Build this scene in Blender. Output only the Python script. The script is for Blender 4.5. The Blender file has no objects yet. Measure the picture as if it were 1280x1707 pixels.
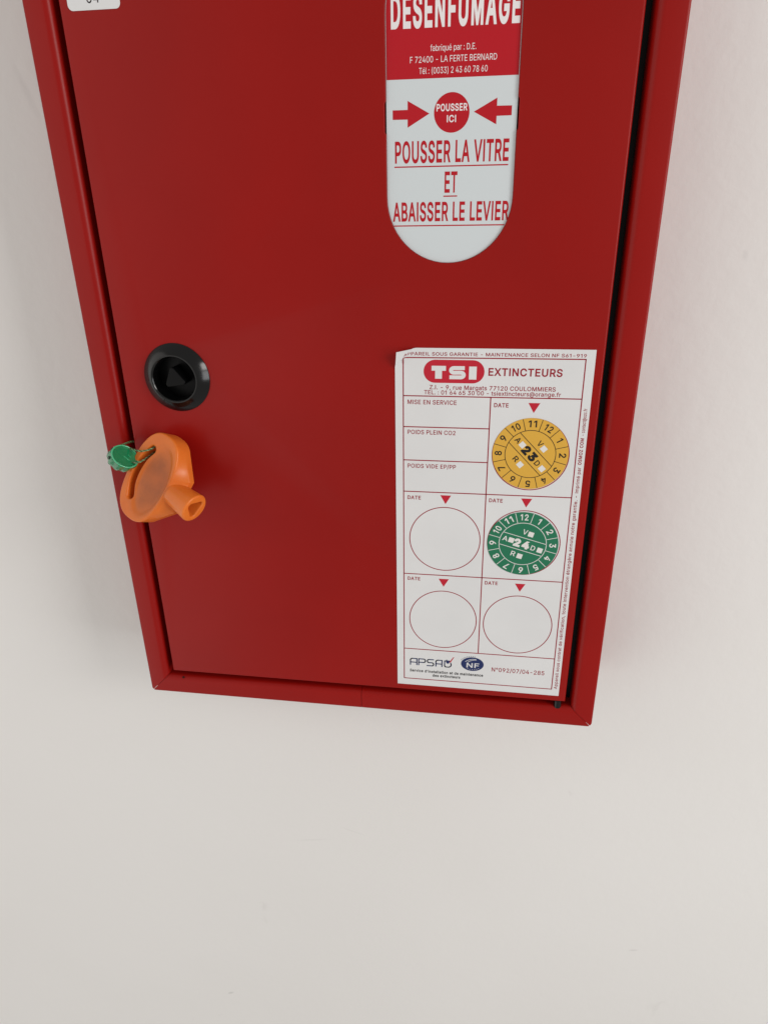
import bpy, bmesh, math, random
from mathutils import Vector, Matrix

# ------------------------------------------------------------------ camera, world, lamps, exposure
scene = bpy.context.scene
COL = scene.collection
K = 0.001                                   # layout below is written in millimetres

cam_data = bpy.data.cameras.new("camera")
cam = bpy.data.objects.new("camera", cam_data)
COL.objects.link(cam)
cam.matrix_world = Matrix((
    (0.98966116, -0.04456755, 0.13632508, 0.18466385),
    (0.14262533, 0.40605448, -0.90265042, -0.30057386),
    (-0.01512649, 0.91276146, 0.40821281, 0.25755878),
    (0, 0, 0, 1)))
cam_data.sensor_fit = 'VERTICAL'
cam_data.sensor_height = 36.0
cam_data.sensor_width = 27.0
cam_data.lens = 1140.0 / 1707.0 * 36.0
cam_data.clip_start = 0.01
cam_data.clip_end = 50.0
scene.camera = cam

world = bpy.data.worlds.new("World")
scene.world = world
world.use_nodes = True
bg = world.node_tree.nodes["Background"]
bg.inputs[0].default_value = (1.0, 0.965, 0.93, 1)
bg.inputs[1].default_value = 0.43


def area(name, loc, target, sx, sz, power, color, shape='RECTANGLE'):
    d = bpy.data.lights.new(name, 'AREA')
    d.shape = shape
    d.size, d.size_y = sx, sz
    d.energy = power
    d.color = color
    o = bpy.data.objects.new(name, d)
    COL.objects.link(o)
    o.location = loc
    o.rotation_euler = (Vector(target) - Vector(loc)).to_track_quat('-Z', 'Y').to_euler()
    return o


# daylight from a tall two-light window on the right, soft return from the bright room on the left
area("window_light_upper", (1.68, -0.92, 0.74), (0.1, 0.0, 0.2), 0.66, 0.54, 12.5, (1.0, 0.955, 0.925))
area("window_light_lower", (1.68, -0.92, 0.04), (0.1, 0.0, 0.2), 0.66, 0.66, 7.5, (0.97, 0.98, 1.0))
area("room_light", (-2.3, -1.6, -0.1), (0.1, 0.0, 0.1), 4.2, 5.6, 42, (1.0, 0.95, 0.905), 'ELLIPSE')

vs = scene.view_settings
vs.view_transform = 'Standard'
vs.look = 'None'
vs.exposure = 0.06
vs.gamma = 1.0
vs.use_curve_mapping = False
scene.render.engine = 'CYCLES'

random.seed(7)


# ------------------------------------------------------------------ materials
def new_mat(name):
    m = bpy.data.materials.new(name)
    m.use_nodes = True
    nt = m.node_tree
    return m, nt, nt.nodes["Principled BSDF"]


def plain(name, color, rough=0.5, spec=0.5, metallic=0.0, coat=0.0):
    m, nt, b = new_mat(name)
    b.inputs["Base Color"].default_value = (*color, 1)
    b.inputs["Roughness"].default_value = rough
    b.inputs["Specular IOR Level"].default_value = spec
    b.inputs["Metallic"].default_value = metallic
    b.inputs["Coat Weight"].default_value = coat
    b.inputs["Coat Roughness"].default_value = 0.12
    return m


def add_noise_color(nt, b, c1, c2, scale, lo, hi, detail=4.0):
    tc = nt.nodes.new("ShaderNodeTexCoord")
    n = nt.nodes.new("ShaderNodeTexNoise")
    n.inputs["Scale"].default_value = scale
    n.inputs["Detail"].default_value = detail
    r = nt.nodes.new("ShaderNodeValToRGB")
    r.color_ramp.elements[0].position = lo
    r.color_ramp.elements[1].position = hi
    r.color_ramp.elements[0].color = (*c1, 1)
    r.color_ramp.elements[1].color = (*c2, 1)
    nt.links.new(tc.outputs["Object"], n.inputs["Vector"])
    nt.links.new(n.outputs["Fac"], r.inputs["Fac"])
    nt.links.new(r.outputs["Color"], b.inputs["Base Color"])
    return tc, n, r


def add_bump(nt, b, scale, strength, dist, detail=2.0, tc=None):
    tc = tc or nt.nodes.new("ShaderNodeTexCoord")
    n = nt.nodes.new("ShaderNodeTexNoise")
    n.inputs["Scale"].default_value = scale
    n.inputs["Detail"].default_value = detail
    bu = nt.nodes.new("ShaderNodeBump")
    bu.inputs["Strength"].default_value = strength
    bu.inputs["Distance"].default_value = dist
    nt.links.new(tc.outputs["Object"], n.inputs["Vector"])
    nt.links.new(n.outputs["Fac"], bu.inputs["Height"])
    nt.links.new(bu.outputs["Normal"], b.inputs["Normal"])
    return bu


def red_paint(name, color, rough):
    m, nt, b = new_mat(name)
    tc, n, r = add_noise_color(nt, b, tuple(c * 0.94 for c in color), tuple(c * 1.05 for c in color), 14, 0.3, 0.7)
    b.inputs["Roughness"].default_value = rough
    b.inputs["Specular IOR Level"].default_value = 0.19
    # fine orange-peel of the powder coat, and small white dust specks
    add_bump(nt, b, 900, 0.10, 0.0002, 1.0, tc)
    v = nt.nodes.new("ShaderNodeTexVoronoi")
    v.inputs["Scale"].default_value = 30
    v.inputs["Randomness"].default_value = 1.0
    nt.links.new(tc.outputs["Object"], v.inputs["Vector"])
    lt = nt.nodes.new("ShaderNodeMath")
    lt.operation = 'LESS_THAN'
    lt.inputs[1].default_value = 0.011
    nt.links.new(v.outputs["Distance"], lt.inputs[0])
    mix = nt.nodes.new("ShaderNodeMix")
    mix.data_type = 'RGBA'
    mul = nt.nodes.new("ShaderNodeMath")
    mul.operation = 'MULTIPLY'
    mul.inputs[1].default_value = 0.55
    nt.links.new(lt.outputs[0], mul.inputs[0])
    nt.links.new(mul.outputs[0], mix.inputs["Factor"])
    nt.links.new(r.outputs["Color"], mix.inputs["A"])
    mix.inputs["B"].default_value = (0.55, 0.25, 0.22, 1)
    nt.links.new(mix.outputs["Result"], b.inputs["Base Color"])
    rn = nt.nodes.new("ShaderNodeTexNoise")
    rn.inputs["Scale"].default_value = 9
    rn.inputs["Detail"].default_value = 5
    nt.links.new(tc.outputs["Object"], rn.inputs["Vector"])
    mr = nt.nodes.new("ShaderNodeMapRange")
    mr.inputs["To Min"].default_value = rough - 0.05
    mr.inputs["To Max"].default_value = rough + 0.06
    nt.links.new(rn.outputs["Fac"], mr.inputs["Value"])
    nt.links.new(mr.outputs["Result"], b.inputs["Roughness"])
    return m


M = {}
M["red"] = red_paint("red_powder_coat", (0.282, 0.0055, 0.0036), 0.35)
M["black_plastic"] = plain("black_plastic", (0.003, 0.003, 0.003), 0.16, 0.36)
M["black_matt"] = plain("black_matt_plastic", (0.004, 0.004, 0.004), 0.45, 0.2)
M["lock_dark"] = plain("dark_lock_plastic", (0.0022, 0.0022, 0.0024), 0.38, 0.14)
M["panel_white"] = plain("white_acrylic", (0.62, 0.67, 0.685), 0.16, 0.5)
M["panel_red"] = plain("red_print_on_acrylic", (0.45, 0.008, 0.016), 0.24, 0.3)
M["panel_text"] = plain("white_print_on_acrylic", (0.80, 0.77, 0.77), 0.3, 0.4)
M["ink_red"] = plain("red_ink", (0.30, 0.008, 0.022), 0.45, 0.35)
M["ink_red_solid"] = plain("red_ink_solid", (0.50, 0.012, 0.030), 0.42, 0.35)
M["ink_black"] = plain("black_ink", (0.012, 0.010, 0.010), 0.45, 0.35)
M["ink_navy"] = plain("navy_ink", (0.014, 0.026, 0.110), 0.45, 0.35)
M["disc_yellow"] = plain("yellow_disc_vinyl", (0.69, 0.39, 0.050), 0.42, 0.4)
M["disc_green"] = plain("green_disc_vinyl", (0.014, 0.165, 0.082), 0.42, 0.4)
M["disc_white"] = plain("white_disc_print", (0.74, 0.73, 0.70), 0.45, 0.35)
M["paper"], nt, b = new_mat("white_sticker_vinyl")
tc, n, r = add_noise_color(nt, b, (0.685, 0.690, 0.690), (0.725, 0.730, 0.728), 30, 0.3, 0.7)
b.inputs["Roughness"].default_value = 0.38
b.inputs["Specular IOR Level"].default_value = 0.4

M["wall"], nt, b = new_mat("painted_wall")
tc, n, r = add_noise_color(nt, b, (0.750, 0.738, 0.715), (0.785, 0.776, 0.756), 3.5, 0.3, 0.7, 3.0)
# a few faint scuffs
n2 = nt.nodes.new("ShaderNodeTexNoise")
n2.inputs["Scale"].default_value = 26
n2.inputs["Detail"].default_value = 6
n2.inputs["Distortion"].default_value = 1.2
nt.links.new(tc.outputs["Object"], n2.inputs["Vector"])
r2 = nt.nodes.new("ShaderNodeValToRGB")
r2.color_ramp.elements[0].position = 0.70
r2.color_ramp.elements[0].color = (0, 0, 0, 1)
r2.color_ramp.elements[1].position = 0.80
r2.color_ramp.elements[1].color = (0.22, 0.22, 0.22, 1)
nt.links.new(n2.outputs["Fac"], r2.inputs["Fac"])
mx = nt.nodes.new("ShaderNodeMix")
mx.data_type = 'RGBA'
nt.links.new(r2.outputs["Color"], mx.inputs["Factor"])
nt.links.new(r.outputs["Color"], mx.inputs["A"])
mx.inputs["B"].default_value = (0.48, 0.46, 0.44, 1)
# single rubbed marks on the paint: centre, half sizes (m), turn, depth of tone
prev = mx.outputs["Result"]
for (x_, z_, rx_, rz_, a_, k_) in ((0.3121, -0.2466, 0.0042, 0.0011, 0.25, 0.50), (-0.0108, -0.3693, 0.0040, 0.0016, 0.5, 0.55),
                                   (-0.0368, 0.3100, 0.0025, 0.0160, 0.35, 0.22), (0.0738, -0.1695, 0.0200, 0.0012, 0.2, 0.12),
                                   (0.1050, -0.1560, 0.0120, 0.0010, -0.3, 0.12), (0.2990, 0.2350, 0.0016, 0.0030, 0.1, 0.25)):
    mp = nt.nodes.new("ShaderNodeMapping")
    mp.vector_type = 'TEXTURE'
    mp.inputs["Location"].default_value = (x_, 0.05, z_)
    mp.inputs["Rotation"].default_value = (0, -a_, 0)
    mp.inputs["Scale"].default_value = (rx_, 1.0, rz_)
    nt.links.new(tc.outputs["Object"], mp.inputs["Vector"])
    le = nt.nodes.new("ShaderNodeVectorMath"); le.operation = 'LENGTH'
    nt.links.new(mp.outputs["Vector"], le.inputs[0])
    rg = nt.nodes.new("ShaderNodeMapRange")
    rg.inputs["From Min"].default_value = 1.0
    rg.inputs["From Max"].default_value = 0.2
    rg.inputs["To Max"].default_value = k_
    nt.links.new(le.outputs["Value"], rg.inputs["Value"])
    ml = nt.nodes.new("ShaderNodeMath"); ml.operation = 'MULTIPLY'
    nt.links.new(rg.outputs["Result"], ml.inputs[0])
    nt.links.new(n2.outputs["Fac"], ml.inputs[1])
    mq = nt.nodes.new("ShaderNodeMix"); mq.data_type = 'RGBA'
    nt.links.new(ml.outputs[0], mq.inputs["Factor"])
    nt.links.new(prev, mq.inputs["A"])
    mq.inputs["B"].default_value = (0.30, 0.29, 0.28, 1)
    prev = mq.outputs["Result"]
nt.links.new(prev, b.inputs["Base Color"])
b.inputs["Roughness"].default_value = 0.55
b.inputs["Specular IOR Level"].default_value = 0.35
add_bump(nt, b, 150, 0.28, 0.0008, 5.0, tc)

M["orange"], nt, b = new_mat("orange_moulded_plastic")
tc, n, r = add_noise_color(nt, b, (0.66, 0.145, 0.018), (0.77, 0.190, 0.024), 60, 0.3, 0.7, 5.0)
b.inputs["Roughness"].default_value = 0.33
b.inputs["Specular IOR Level"].default_value = 0.35
b.inputs["Subsurface Weight"].default_value = 0.12
b.inputs["Subsurface Radius"].default_value = (0.003, 0.001, 0.0005)
add_bump(nt, b, 260, 0.10, 0.0004, 3.0, tc)
# grime rubbed into the finger recess (object space of the key: x = shaft, y = across, z = out of the bow)
sx = nt.nodes.new("ShaderNodeSeparateXYZ")
nt.links.new(tc.outputs["Object"], sx.inputs[0])
vm = nt.nodes.new("ShaderNodeVectorMath")
vm.operation = 'MULTIPLY_ADD'
vm.inputs[1].default_value = (1 / 0.0105, 1 / 0.0200, 0)
vm.inputs[2].default_value = (-0.0032 / 0.0105, 0.0010 / 0.0200, 0)
nt.links.new(tc.outputs["Object"], vm.inputs[0])
ln = nt.nodes.new("ShaderNodeVectorMath")
ln.operation = 'LENGTH'
nt.links.new(vm.outputs[0], ln.inputs[0])
mr = nt.nodes.new("ShaderNodeMapRange")
mr.inputs["From Min"].default_value = 1.05
mr.inputs["From Max"].default_value = 0.55
nt.links.new(ln.outputs["Value"], mr.inputs["Value"])
fz = nt.nodes.new("ShaderNodeMapRange")
fz.inputs["From Min"].default_value = 0.0012
fz.inputs["From Max"].default_value = 0.0020
nt.links.new(sx.outputs["Z"], fz.inputs["Value"])
gn = nt.nodes.new("ShaderNodeTexNoise")
gn.inputs["Scale"].default_value = 130
gn.inputs["Detail"].default_value = 5
nt.links.new(tc.outputs["Object"], gn.inputs["Vector"])
gm = nt.nodes.new("ShaderNodeMapRange")
gm.inputs["From Min"].default_value = 0.25
gm.inputs["From Max"].default_value = 0.7
gm.inputs["To Min"].default_value = 0.35
gm.inputs["To Max"].default_value = 0.75
nt.links.new(gn.outputs["Fac"], gm.inputs["Value"])
m1 = nt.nodes.new("ShaderNodeMath"); m1.operation = 'MULTIPLY'
m2 = nt.nodes.new("ShaderNodeMath"); m2.operation = 'MULTIPLY'
nt.links.new(mr.outputs["Result"], m1.inputs[0]); nt.links.new(fz.outputs["Result"], m1.inputs[1])
nt.links.new(m1.outputs[0], m2.inputs[0]); nt.links.new(gm.outputs["Result"], m2.inputs[1])
gx = nt.nodes.new("ShaderNodeMix"); gx.data_type = 'RGBA'
nt.links.new(m2.outputs[0], gx.inputs["Factor"])
nt.links.new(r.outputs["Color"], gx.inputs["A"])
gx.inputs["B"].default_value = (0.25, 0.066, 0.021, 1)
nt.links.new(gx.outputs["Result"], b.inputs["Base Color"])

M["seal_green"], nt, b = new_mat("translucent_green_plastic")
b.inputs["Base Color"].default_value = (0.010, 0.34, 0.13, 1)
b.inputs["Roughness"].default_value = 0.10
b.inputs["Transmission Weight"].default_value = 0.45
b.inputs["IOR"].default_value = 1.49
b.inputs["Coat Weight"].default_value = 0.6
b.inputs["Coat Roughness"].default_value = 0.05
add_bump(nt, b, 520, 0.35, 0.0006, 3.0)
M["seal_light"] = plain("pale_green_plastic", (0.06, 0.46, 0.22), 0.12, 0.6, coat=0.5)
M["seal_hole"] = plain("seal_wire_hole", (0.004, 0.03, 0.012), 0.4)
M["wire_green"] = plain("green_seal_wire", (0.04, 0.13, 0.045), 0.28, 0.6)
M["wire_pale"] = plain("pale_green_seal_wire", (0.22, 0.33, 0.16), 0.25, 0.6)


# ------------------------------------------------------------------ helpers
def link(name, me, mat, parent=None):
    o = bpy.data.objects.new(name, me)
    COL.objects.link(o)
    if mat is not None and not me.materials:
        me.materials.append(mat)
    o.parent = parent
    return o


def empty(name, loc=(0, 0, 0)):
    o = bpy.data.objects.new(name, None)
    o.empty_display_size = 0.02
    COL.objects.link(o)
    o.location = loc
    return o


def tag(o, label=None, category=None, group=None, kind=None):
    if label: o["label"] = label
    if category: o["category"] = category
    if group: o["group"] = group
    if kind: o["kind"] = kind
    return o


def mesh_from(verts, faces, name, smooth=False):
    me = bpy.data.meshes.new(name)
    me.from_pydata([Vector(v) * K for v in verts], [], faces)
    me.validate()
    bm = bmesh.new(); bm.from_mesh(me)
    bmesh.ops.recalc_face_normals(bm, faces=bm.faces)
    bm.to_mesh(me); bm.free()
    if smooth:
        for p in me.polygons: p.use_smooth = True
    return me


def sharp_smooth(me, angle=40):
    for p in me.polygons: p.use_smooth = True
    me.set_sharp_from_angle(angle=math.radians(angle))


def evaluated(o):
    """bake an object with modifiers (or a curve) to a plain mesh and drop the source"""
    bpy.context.view_layer.update()
    dg = bpy.context.evaluated_depsgraph_get()
    me = bpy.data.meshes.new_from_object(o.evaluated_get(dg), depsgraph=dg)
    bpy.data.objects.remove(o, do_unlink=True)
    return me


def flat(polys, name, mat, parent, y, lift=None, local=(0, 0), rot=0.0):
    """flat ink: list of xz polygons (mm) facing the viewer (-y)"""
    bm = bmesh.new()
    cr, sr = math.cos(rot), math.sin(rot)
    for poly in polys:
        vs_ = []
        for (x, z) in poly:
            X = local[0] + x * cr - z * sr
            Z = local[1] + x * sr + z * cr
            X, dy, Z = lift(X, Z) if lift else (X, 0.0, Z)
            vs_.append(bm.verts.new((X * K, (y - dy) * K, Z * K)))
        f = bm.faces.new(vs_)
    bm.normal_update()
    for f in bm.faces:
        if f.normal.y > 0: f.normal_flip()
    me = bpy.data.meshes.new(name)
    bm.to_mesh(me); bm.free()
    return link(name, me, mat, parent)


def rect(x0, z0, x1, z1):
    return [(x0, z0), (x1, z0), (x1, z1), (x0, z1)]


def seg(p, q, w):
    dx, dz = q[0] - p[0], q[1] - p[1]
    L = math.hypot(dx, dz)
    nx, nz = -dz / L * w / 2, dx / L * w / 2
    return [(p[0] + nx, p[1] + nz), (p[0] - nx, p[1] - nz), (q[0] - nx, q[1] - nz), (q[0] + nx, q[1] + nz)]


def ring_polys(cx, cz, r, w, n=96):
    out = []
    for i in range(n):
        a0, a1 = 2 * math.pi * i / n, 2 * math.pi * (i + 1) / n
        out.append([(cx + (r - w / 2) * math.cos(a0), cz + (r - w / 2) * math.sin(a0)),
                    (cx + (r + w / 2) * math.cos(a0), cz + (r + w / 2) * math.sin(a0)),
                    (cx + (r + w / 2) * math.cos(a1), cz + (r + w / 2) * math.sin(a1)),
                    (cx + (r - w / 2) * math.cos(a1), cz + (r - w / 2) * math.sin(a1))])
    return out


def disc_poly(cx, cz, r, n=72, rz=None):
    rz = rz or r
    return [(cx + r * math.cos(2 * math.pi * i / n), cz + rz * math.sin(2 * math.pi * i / n)) for i in range(n)]


def polyline(pts, w):
    out = []
    for p, q in zip(pts[:-1], pts[1:]):
        L = math.hypot(q[0] - p[0], q[1] - p[1])
        if L < 1e-6: continue
        ex, ez = (q[0] - p[0]) / L * w * 0.35, (q[1] - p[1]) / L * w * 0.35
        out.append(seg((p[0] - ex, p[1] - ez), (q[0] + ex, q[1] + ez), w))
    return out


# plain sans-serif letter outlines: advance, then closed loops of x,z pairs (thousandths of the body size)
GLYPHS = {' ': (188, []),
 "'": (206, [[78,318,70,509,136,509,128,318]]),
 '(': (273, [[89,207,90,244,94,283,101,324,109,364,119,403,132,441,145,477,160,510,177,539,236,539,191,428,161,313,156,276,152,241,151,207,160,115,188,16,236,-96,177,-96,150,-46,128,4,111,55,99,106,92,156]]),
 ')': (273, [[37,-96,86,18,113,116,122,207,121,241,117,276,112,313,82,428,37,539,97,539,113,510,128,477,142,441,154,403,164,364,173,323,179,283,183,244,184,207,182,156,174,104,161,53,144,3,123,-47,97,-96]]),
 ',': (188, [[38,-119,68,71,137,71,84,-119]]),
 '-': (453, [[337,244,337,188,114,188,114,244]]),
 '.': (188, [[95,-4,83,-3,73,1,63,9,55,18,51,29,50,41,51,53,55,64,63,73,73,81,83,85,95,87,107,85,118,81,128,73,135,64,140,53,141,41,140,29,135,18,128,9,118,1,107,-3]]),
 '/': (249, [[235,533,71,-76,14,-76,178,533]]),
 '0': (453, [[227,-7,191,-3,158,7,130,24,105,48,85,77,69,113,57,155,50,202,48,254,50,306,57,353,69,395,85,431,106,461,130,484,159,502,191,512,227,516,262,512,295,502,323,484,348,461,368,431,384,395,396,353,403,306,405,254,403,202,396,155,384,113,368,77,348,48,323,24,295,7,263,-3], [227,50,250,52,271,60,290,74,306,92,320,116,330,144,338,176,342,213,344,254,342,295,338,332,330,365,320,393,306,416,290,435,271,449,250,457,227,460,203,457,182,449,163,435,147,416,134,393,123,365,115,332,111,295,109,254,111,213,115,176,123,144,134,116,147,92,163,74,182,60,203,52]]),
 '1': (370, [[246,509,246,0,182,0,182,448,179,448,56,358,56,427,168,509]]),
 '2': (453, [[64,0,64,47,234,229,282,282,311,327,316,341,319,356,320,371,319,389,315,405,308,419,298,431,287,441,273,449,258,455,241,458,224,460,205,458,188,454,172,447,159,438,148,427,139,413,132,398,128,381,127,362,66,362,68,391,75,418,86,442,102,464,121,482,143,496,168,507,196,513,225,516,254,513,281,507,306,497,328,482,346,465,361,445,372,423,379,398,381,372,380,354,377,336,371,318,363,299,351,280,336,259,267,180,153,60,153,57,389,57,389,0]]),
 '3': (453, [[218,-7,188,-5,159,1,133,10,108,22,88,38,70,57,57,79,48,104,44,132,109,132,112,115,118,100,126,87,137,76,150,66,165,59,182,54,200,51,219,50,239,51,258,55,275,61,291,69,304,80,315,93,323,108,328,125,329,145,328,163,323,180,316,196,306,211,292,223,275,234,254,241,229,246,201,248,157,248,157,299,288,448,288,452,70,452,70,509,372,509,372,461,211,278,211,289,247,290,279,286,308,276,333,262,354,244,371,222,383,198,391,173,393,145,390,116,383,90,370,66,354,45,333,27,309,12,281,2,251,-5]]),
 '4': (453, [[40,105,40,158,247,509,311,509,109,166,109,163,413,163,413,105], [282,0,282,121,282,146,282,318,343,318,343,0]]),
 '5': (453, [[221,-7,192,-5,165,1,140,11,118,25,99,41,83,60,71,82,63,105,60,130,122,130,125,115,130,102,138,89,148,78,160,68,173,60,188,54,204,51,221,50,241,51,259,56,276,64,291,75,304,89,314,104,322,122,326,141,328,162,326,183,321,203,314,221,303,237,290,251,275,262,257,270,238,275,218,277,167,268,152,262,139,255,128,246,67,253,96,509,366,509,366,452,151,452,134,301,136,301,148,311,162,318,178,325,194,330,212,333,229,334,252,332,274,328,294,321,313,311,330,299,345,285,358,269,370,251,379,231,386,210,390,187,391,163,388,132,381,102,369,76,352,52,332,32,309,15,282,3,253,-4]]),
 '6': (453, [[226,-7,196,-4,168,3,142,15,119,31,100,51,84,74,73,101,66,130,64,162,65,187,71,212,80,239,93,268,112,302,137,340,252,509,322,509,151,261,145,261,165,288,196,307,235,314,265,312,291,305,316,295,337,280,355,262,370,240,380,215,387,187,389,157,387,127,379,98,368,73,352,50,333,30,310,14,284,3,257,-4], [226,48,245,50,263,55,279,63,293,73,304,86,314,101,322,119,326,137,327,157,326,178,322,196,314,213,304,228,293,241,279,251,263,259,245,264,226,265,207,264,190,259,174,252,160,241,148,229,138,214,131,197,126,179,125,158,126,138,131,119,138,102,148,86,160,73,174,63,190,55,207,50]]),
 '7': (453, [[97,0,323,448,323,452,62,452,62,509,391,509,391,449,165,0]]),
 '8': (453, [[226,-7,193,-5,163,1,136,11,111,25,91,42,74,62,62,84,54,109,52,135,53,156,58,176,65,195,75,212,87,228,101,241,117,252,134,260,153,265,153,267,129,276,109,289,93,308,80,330,73,354,70,380,73,405,79,429,90,450,106,469,124,485,146,498,170,508,197,514,226,516,255,514,282,508,306,498,328,485,346,469,361,450,373,429,379,405,382,380,379,354,372,330,359,308,343,289,323,276,300,267,300,265,319,260,335,252,351,241,365,228,377,212,387,195,395,176,399,156,401,135,398,109,391,84,378,62,362,42,341,25,317,11,289,1,259,-5], [226,49,248,50,267,54,285,60,300,69,313,79,323,91,331,106,335,121,337,139,335,157,330,173,322,189,312,202,298,213,283,223,265,230,247,234,226,235,206,234,187,230,169,223,154,213,140,202,130,189,122,173,117,157,115,139,117,121,121,106,129,91,139,79,152,69,167,60,185,54,205,50], [226,290,244,291,260,294,274,300,287,308,298,318,307,330,314,344,318,359,319,376,318,392,314,407,308,420,299,432,288,442,275,449,260,455,244,459,226,460,208,459,192,455,177,449,164,442,153,432,145,420,138,407,134,392,133,376,134,359,138,344,145,330,154,318,165,308,178,300,193,294,209,291]]),
 '9': (453, [[226,516,256,513,285,506,310,494,333,478,352,458,368,434,380,408,387,378,389,347,387,322,382,296,373,270,359,240,340,207,315,168,200,0,130,0,301,248,307,248,287,221,257,202,218,195,188,197,161,203,137,214,116,229,98,247,83,269,72,294,66,321,64,352,66,382,73,411,85,436,101,459,120,479,143,494,168,506,196,513], [226,460,207,459,190,454,174,446,160,435,148,423,138,407,131,390,127,372,125,352,127,331,131,313,138,295,148,280,160,268,174,257,190,250,207,245,226,243,245,245,263,249,279,257,293,267,305,280,314,295,322,312,326,330,327,350,326,371,322,390,314,407,305,422,293,435,279,446,263,454,245,459]]),
 ':': (188, [[95,-4,83,-3,73,1,63,9,55,18,51,29,50,41,51,53,55,64,63,73,73,81,83,85,95,87,107,85,118,81,128,73,135,64,140,53,141,41,140,29,135,18,128,9,118,1,107,-3], [95,271,83,272,73,277,63,284,55,294,51,304,50,316,51,328,55,339,63,349,73,356,83,360,95,362,107,360,118,356,128,349,135,339,140,328,141,316,140,304,135,294,128,284,118,277,107,272]]),
 '@': (676, [[355,-135,307,-133,262,-126,221,-114,184,-98,151,-77,122,-53,98,-24,77,9,61,46,50,87,43,131,40,179,43,226,50,269,61,309,78,346,98,379,123,408,151,433,184,454,220,470,260,482,303,489,349,492,394,489,435,482,472,469,506,452,536,432,562,407,584,380,603,351,617,319,627,285,633,251,635,215,631,142,627,118,622,96,615,76,605,57,593,42,579,28,561,18,541,13,517,11,476,17,441,36,432,45,426,56,423,68,420,68,413,54,402,41,388,30,371,20,351,15,326,13,298,15,273,23,251,35,232,52,216,73,204,96,195,123,190,152,188,182,190,212,197,239,207,265,220,287,237,306,257,322,279,334,304,341,330,343,351,342,369,338,385,331,398,323,409,314,416,306,419,306,419,335,474,335,474,110,475,97,479,85,485,74,493,66,505,61,518,59,533,61,546,66,557,76,565,89,571,106,576,127,581,215,579,245,575,273,567,301,555,327,541,351,523,373,502,393,477,410,450,424,419,434,385,440,347,442,309,440,274,434,242,424,213,410,187,393,164,372,144,347,128,320,115,289,105,255,100,218,98,178,100,138,105,100,115,66,128,35,144,8,165,-17,188,-37,215,-54,246,-68,280,-78,317,-83,357,-85,412,-80,458,-69,489,-59,504,-107,464,-120,411,-131], [329,65,350,66,368,71,382,78,395,89,405,102,412,118,417,138,421,160,422,185,421,210,417,231,411,249,403,263,393,274,381,282,366,287,350,290,331,292,313,290,297,285,283,277,271,267,260,254,252,239,246,222,243,204,242,185,243,164,246,144,251,125,258,108,267,94,279,81,293,72,310,67]]),
 'A': (480, [[16,0,201,509,276,509,463,0,395,0,287,302,264,372,232,478,245,478,213,371,191,302,85,0], [110,142,110,199,370,199,370,142]]),
 'B': (456, [[60,0,60,509,241,509,274,507,304,501,329,491,350,477,367,461,381,442,390,421,396,398,398,374,397,353,393,336,387,320,378,307,368,295,356,286,315,267,315,262,331,260,347,254,363,245,378,234,391,220,402,203,411,184,416,161,418,136,416,111,410,88,400,67,386,48,368,31,344,18,317,8,284,2,247,0], [125,57,245,57,281,60,309,67,330,80,344,96,353,115,355,137,354,153,350,169,342,184,333,197,320,209,306,218,289,225,269,229,248,231,125,231], [125,285,238,285,256,287,273,290,288,296,302,304,314,314,323,326,330,340,335,355,336,372,333,393,326,412,313,429,294,442,270,449,240,452,125,452]]),
 'C': (510, [[267,-7,225,-3,186,7,150,25,119,49,92,79,70,115,53,157,44,203,40,254,44,305,53,352,70,393,92,429,119,459,150,484,186,501,225,512,267,516,293,514,317,511,340,504,362,496,383,485,402,471,419,456,435,438,448,418,459,397,467,373,473,348,408,348,404,365,397,380,389,395,357,428,315,449,267,456,237,453,209,445,184,432,161,414,141,391,125,364,113,332,106,295,103,254,106,213,113,177,125,145,141,117,161,94,184,76,210,63,237,56,267,53,315,60,357,81,389,114,408,160,473,160,467,135,459,112,448,91,435,71,420,53,402,38,383,24,363,13,341,5,317,-2,293,-6]]),
 'D': (502, [[219,0,96,0,96,57,215,57,254,60,288,68,318,81,343,99,363,122,379,149,390,181,397,216,399,255,397,294,390,329,379,361,364,388,344,410,320,428,291,441,258,449,221,452,93,452,93,509,225,509,273,505,315,495,353,478,385,455,412,426,433,391,449,351,458,306,462,255,458,205,449,159,433,119,411,83,384,54,351,31,312,14,268,3], [125,509,125,0,60,0,60,509]]),
 'E': (419, [[60,0,60,509,372,509,372,452,125,452,125,286,355,286,355,229,125,229,125,57,375,57,375,0]]),
 'F': (410, [[60,0,60,509,369,509,369,452,125,452,125,278,346,278,346,221,125,221,125,0]]),
 'G': (520, [[269,-7,225,-3,185,7,149,25,118,49,91,79,69,116,53,157,43,203,40,254,43,305,53,352,69,393,91,429,117,459,149,484,184,501,223,512,265,516,291,514,316,510,340,504,363,494,384,483,403,469,421,453,436,436,449,416,460,395,468,373,474,349,408,349,387,393,356,427,315,448,265,456,236,453,209,445,183,432,160,414,141,392,125,364,113,332,106,295,103,254,106,213,113,177,125,145,141,117,161,95,184,76,210,63,238,56,269,53,296,55,322,61,345,71,365,85,382,102,396,123,407,147,413,173,415,202,434,199,283,199,283,256,478,256,478,200,475,160,466,124,451,91,431,62,406,38,377,19,344,5,308,-4]]),
 'H': (517, [[60,0,60,509,125,509,125,289,392,289,392,509,457,509,457,0,392,0,392,232,125,232,125,0]]),
 'I': (185, [[60,0,60,509,125,509,125,0]]),
 'J': (396, [[185,-7,143,-2,106,11,75,33,52,63,38,100,33,145,33,173,98,173,98,145,100,117,108,93,122,74,139,61,160,53,185,50,209,53,230,61,248,74,261,93,269,117,272,145,272,509,336,509,336,145,332,100,318,63,294,33,263,11,227,-2]]),
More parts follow.
